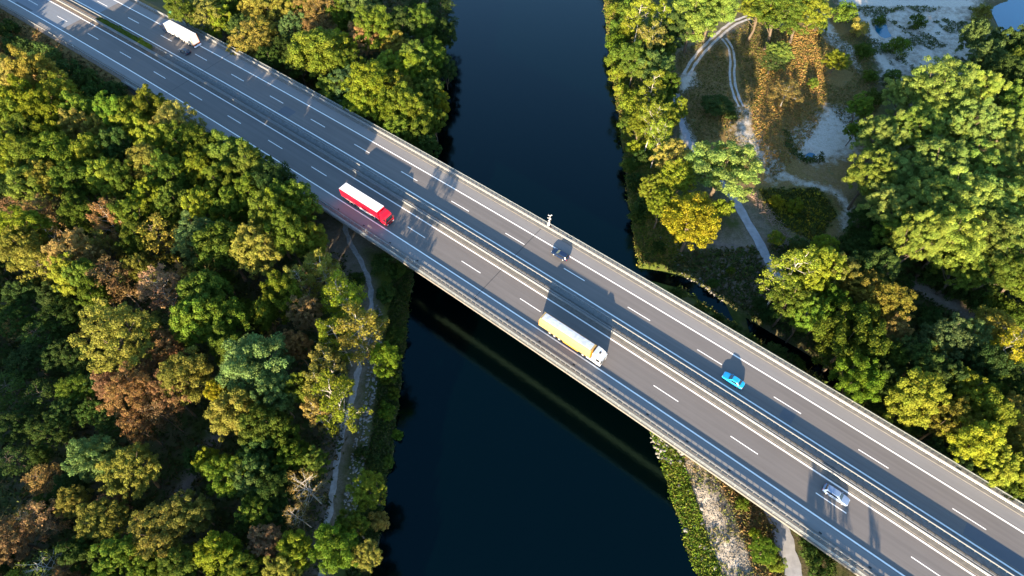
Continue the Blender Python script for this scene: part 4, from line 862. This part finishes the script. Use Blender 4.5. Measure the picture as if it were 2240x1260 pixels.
# median shrubs on the approach
ms = []
for i, (s, c) in enumerate(((-181.0, 'D'), (-177.2, 'G'), (-173.2, 'G'), (-169.0, 'G'), (-165.2, 'G'), (-161.0, 'G'), (-157.5, 'Y'), (-154.3, 'Y'))):
    pr = PRO['shrub'][i % 3]; p = road(np.float64(s), 6.95, -.02); r = empty("median_shrub", p, heading(s)); k = .95 if i else .6; r.scale = (1.15 * k, .52, .42 * k)
    co = obj("crown", pr.me_c, r); co.color = (*(np.array(COLS[c][0]) * 1.1), 1); obj("stem", pr.me_t, r)
    lb = {0: "small dark shrub at the upper left end of the median hedge", 7: "yellowish shrub at the lower right end of the median hedge", 6: "yellow-green shrub next to the last one of the median hedge"}.get(i, f"{ORD[i]} shrub from upper left in the green median hedge")
    prop(r, lb, "shrub", "shrubs of the median hedge")
# riprap
def rocks(name, pts, size, label, seed, mat='rock'):
    rng = np.random.default_rng(seed); ph = (1 + 5 ** .5) / 2
    iv = unit(np.array([(-1, ph, 0), (1, ph, 0), (-1, -ph, 0), (1, -ph, 0), (0, -1, ph), (0, 1, ph), (0, -1, -ph), (0, 1, -ph), (ph, 0, -1), (ph, 0, 1), (-ph, 0, -1), (-ph, 0, 1)], float))
    fc = np.array([(0, 11, 5), (0, 5, 1), (0, 1, 7), (0, 7, 10), (0, 10, 11), (1, 5, 9), (5, 11, 4), (11, 10, 2), (10, 7, 6), (7, 1, 8), (3, 9, 4), (3, 4, 2), (3, 2, 6), (3, 6, 8), (3, 8, 9), (4, 9, 5), (2, 4, 11), (6, 2, 10), (8, 6, 7), (9, 8, 1)])
    V = []; F = []
    for i, p in enumerate(pts):
        s = size * rng.uniform(.5, 1.5); q = iv * rng.uniform(.65, 1.25, (12, 1)) * s * rng.uniform(.6, 1.2, 3) * np.array([1, 1, .7]); a = rng.random() * 6.28; c_, s_ = math.cos(a), math.sin(a)
        q = np.stack([q[:, 0] * c_ - q[:, 1] * s_, q[:, 0] * s_ + q[:, 1] * c_, q[:, 2]], 1); V.append(q + p + np.array([0, 0, s * .25])); F.append(fc + 12 * i)
    o = obj(name, mesh_np(name, np.concatenate(V), np.concatenate(F), M[mat])); prop(o, label, "stones", kind="stuff")
rocks("riprap", np.vstack([scatter([(1428, 940), (1445, 935), (1490, 975), (1500, 1000), (1470, 1010), (1440, 985)], 130, 31), scatter([(1450, 990), (1500, 1000), (1540, 1110), (1580, 1290), (1545, 1290), (1500, 1130)], 45, 32)]), .42, "pale riprap stones on the right bank where it meets the bridge", 33)
M['pebble'] = speckle('bank_pebbles', (.17, .158, .135), .8, .4, .9); rocks("gravel", scatter([(1500, 1000), (1550, 1020), (1620, 1130), (1680, 1290), (1590, 1290), (1540, 1130)], 2600, 38), .10, "pale stony gravel on the sunlit lower right bank", 39, 'pebble')
rocks("riprap", scatter([(820, 660), (840, 690), (835, 780), (815, 880), (800, 990), (775, 1120), (750, 1110), (775, 960), (800, 850)], 420, 34), .30, "grey riprap stones between the riverside path and the left bank plants", 35)
rocks("riprap", scatter([(1425, 410), (1450, 430), (1460, 500), (1500, 560), (1560, 610), (1600, 650), (1570, 650), (1500, 590), (1440, 520)], 420, 36), .30, "grey stones on the right bank between bushes and stream", 37)
# brushwood
rng = np.random.default_rng(44); segs = []
for p in scatter([(1625, 415), (1650, 425), (1690, 465), (1735, 525), (1715, 525), (1670, 480)], 150, 45):
    a = rng.random() * 6.28; l = rng.uniform(.6, 1.6); d = np.array([math.cos(a), math.sin(a), rng.normal() * .2]) * l; z = np.array([0, 0, rng.uniform(.1, .9)]); segs.append((p + z - d, p + z + d, .06, .025))
V_, F_ = limb_arrays(segs, 4); prop(obj("brushwood_pile", mesh_np("brushwood_pile", V_, F_, speckle("dead_wood", (.33, .22, .16), 1.0, .3, .9))), "long pile of pinkish dead brushwood beside the pale path", "brushwood")

# ---- the wood outside the picture, whose shadows fall into it
def wood(spots, label, seed):
    rng = np.random.default_rng(seed); VV = []; FF = []; CC = []; n = 0
    for (x, y, R, H, kind) in spots:
        pr = PRO[kind][rng.integers(len(PRO[kind]))]; V, F, C = pr.crown; k = rng.random(len(F)) < .5; f = F[k]; idx = f.ravel(); v = V[idx].reshape(-1, 4, 3); c0 = v.mean(1, keepdims=True); v = c0 + (v - c0) * 1.35; v = v.reshape(-1, 3)
        a = rng.random() * 6.28; s = R / pr.r; v = np.stack([(v[:, 0] * math.cos(a) - v[:, 1] * math.sin(a)) * s + x, (v[:, 0] * math.sin(a) + v[:, 1] * math.cos(a)) * s + y, v[:, 2] * H / pr.H + ter(x, y)], 1)
        VV.append(v); FF.append(np.arange(len(v)).reshape(-1, 4) + n); n += len(v); col = np.array(COLS['GYODB'[rng.integers(5)]][0]); CC.append(col[None] * rng.uniform(.6, 1.4, (len(k.nonzero()[0]), 1)))
    o = obj("wood", mesh_np("wood", np.concatenate(VV), np.concatenate(FF), M['tuft'], attr={"c": ('FACE', np.concatenate(CC))})); prop(o, label, "wood", kind="stuff")
rng = np.random.default_rng(70)
def grid(x0, x1, y0, y1, step, hmin, hmax): return [(x + rng.uniform(-1.6, 1.6), y + rng.uniform(-1.6, 1.6), rng.uniform(3.6, 5.2), rng.uniform(hmin, hmax), 'broad') for x in np.arange(x0, x1, step) for y in np.arange(y0, y1, step)]
wood(grid(-107, -36, -40, 14, 7.5, 11.5, 15) + grid(-150, -116, -12, 36, 7, 18, 21.5), "mixed broadleaf wood continuing south of the left wood", 71)
wood([(46.6, -7.5, 2.6, 22.0, 'broad'), (51.6, -11, 1.9, 21.5, 'birch'), (55.3, -13, 1.7, 21.5, 'birch'), (52.4, 1.5, 1.5, 20.5, 'birch')] + grid(76, 140, -40, 2, 8, 10, 12), "mixed wood continuing south on the right bank", 72)
wood(grid(-175, -145, 20, 120, 8, 13, 17) + [t for t in grid(-250, -172, 115, 215, 8, 22, 25) if so(t[0], t[1])[1] < -15] + grid(-120, -30, 235, 290, 8, 14, 18) + grid(150, 185, 30, 180, 9, 15, 20) + grid(46, 90, 240, 290, 9, 14, 18), "mixed wood continuing beyond the view on all sides", 73)
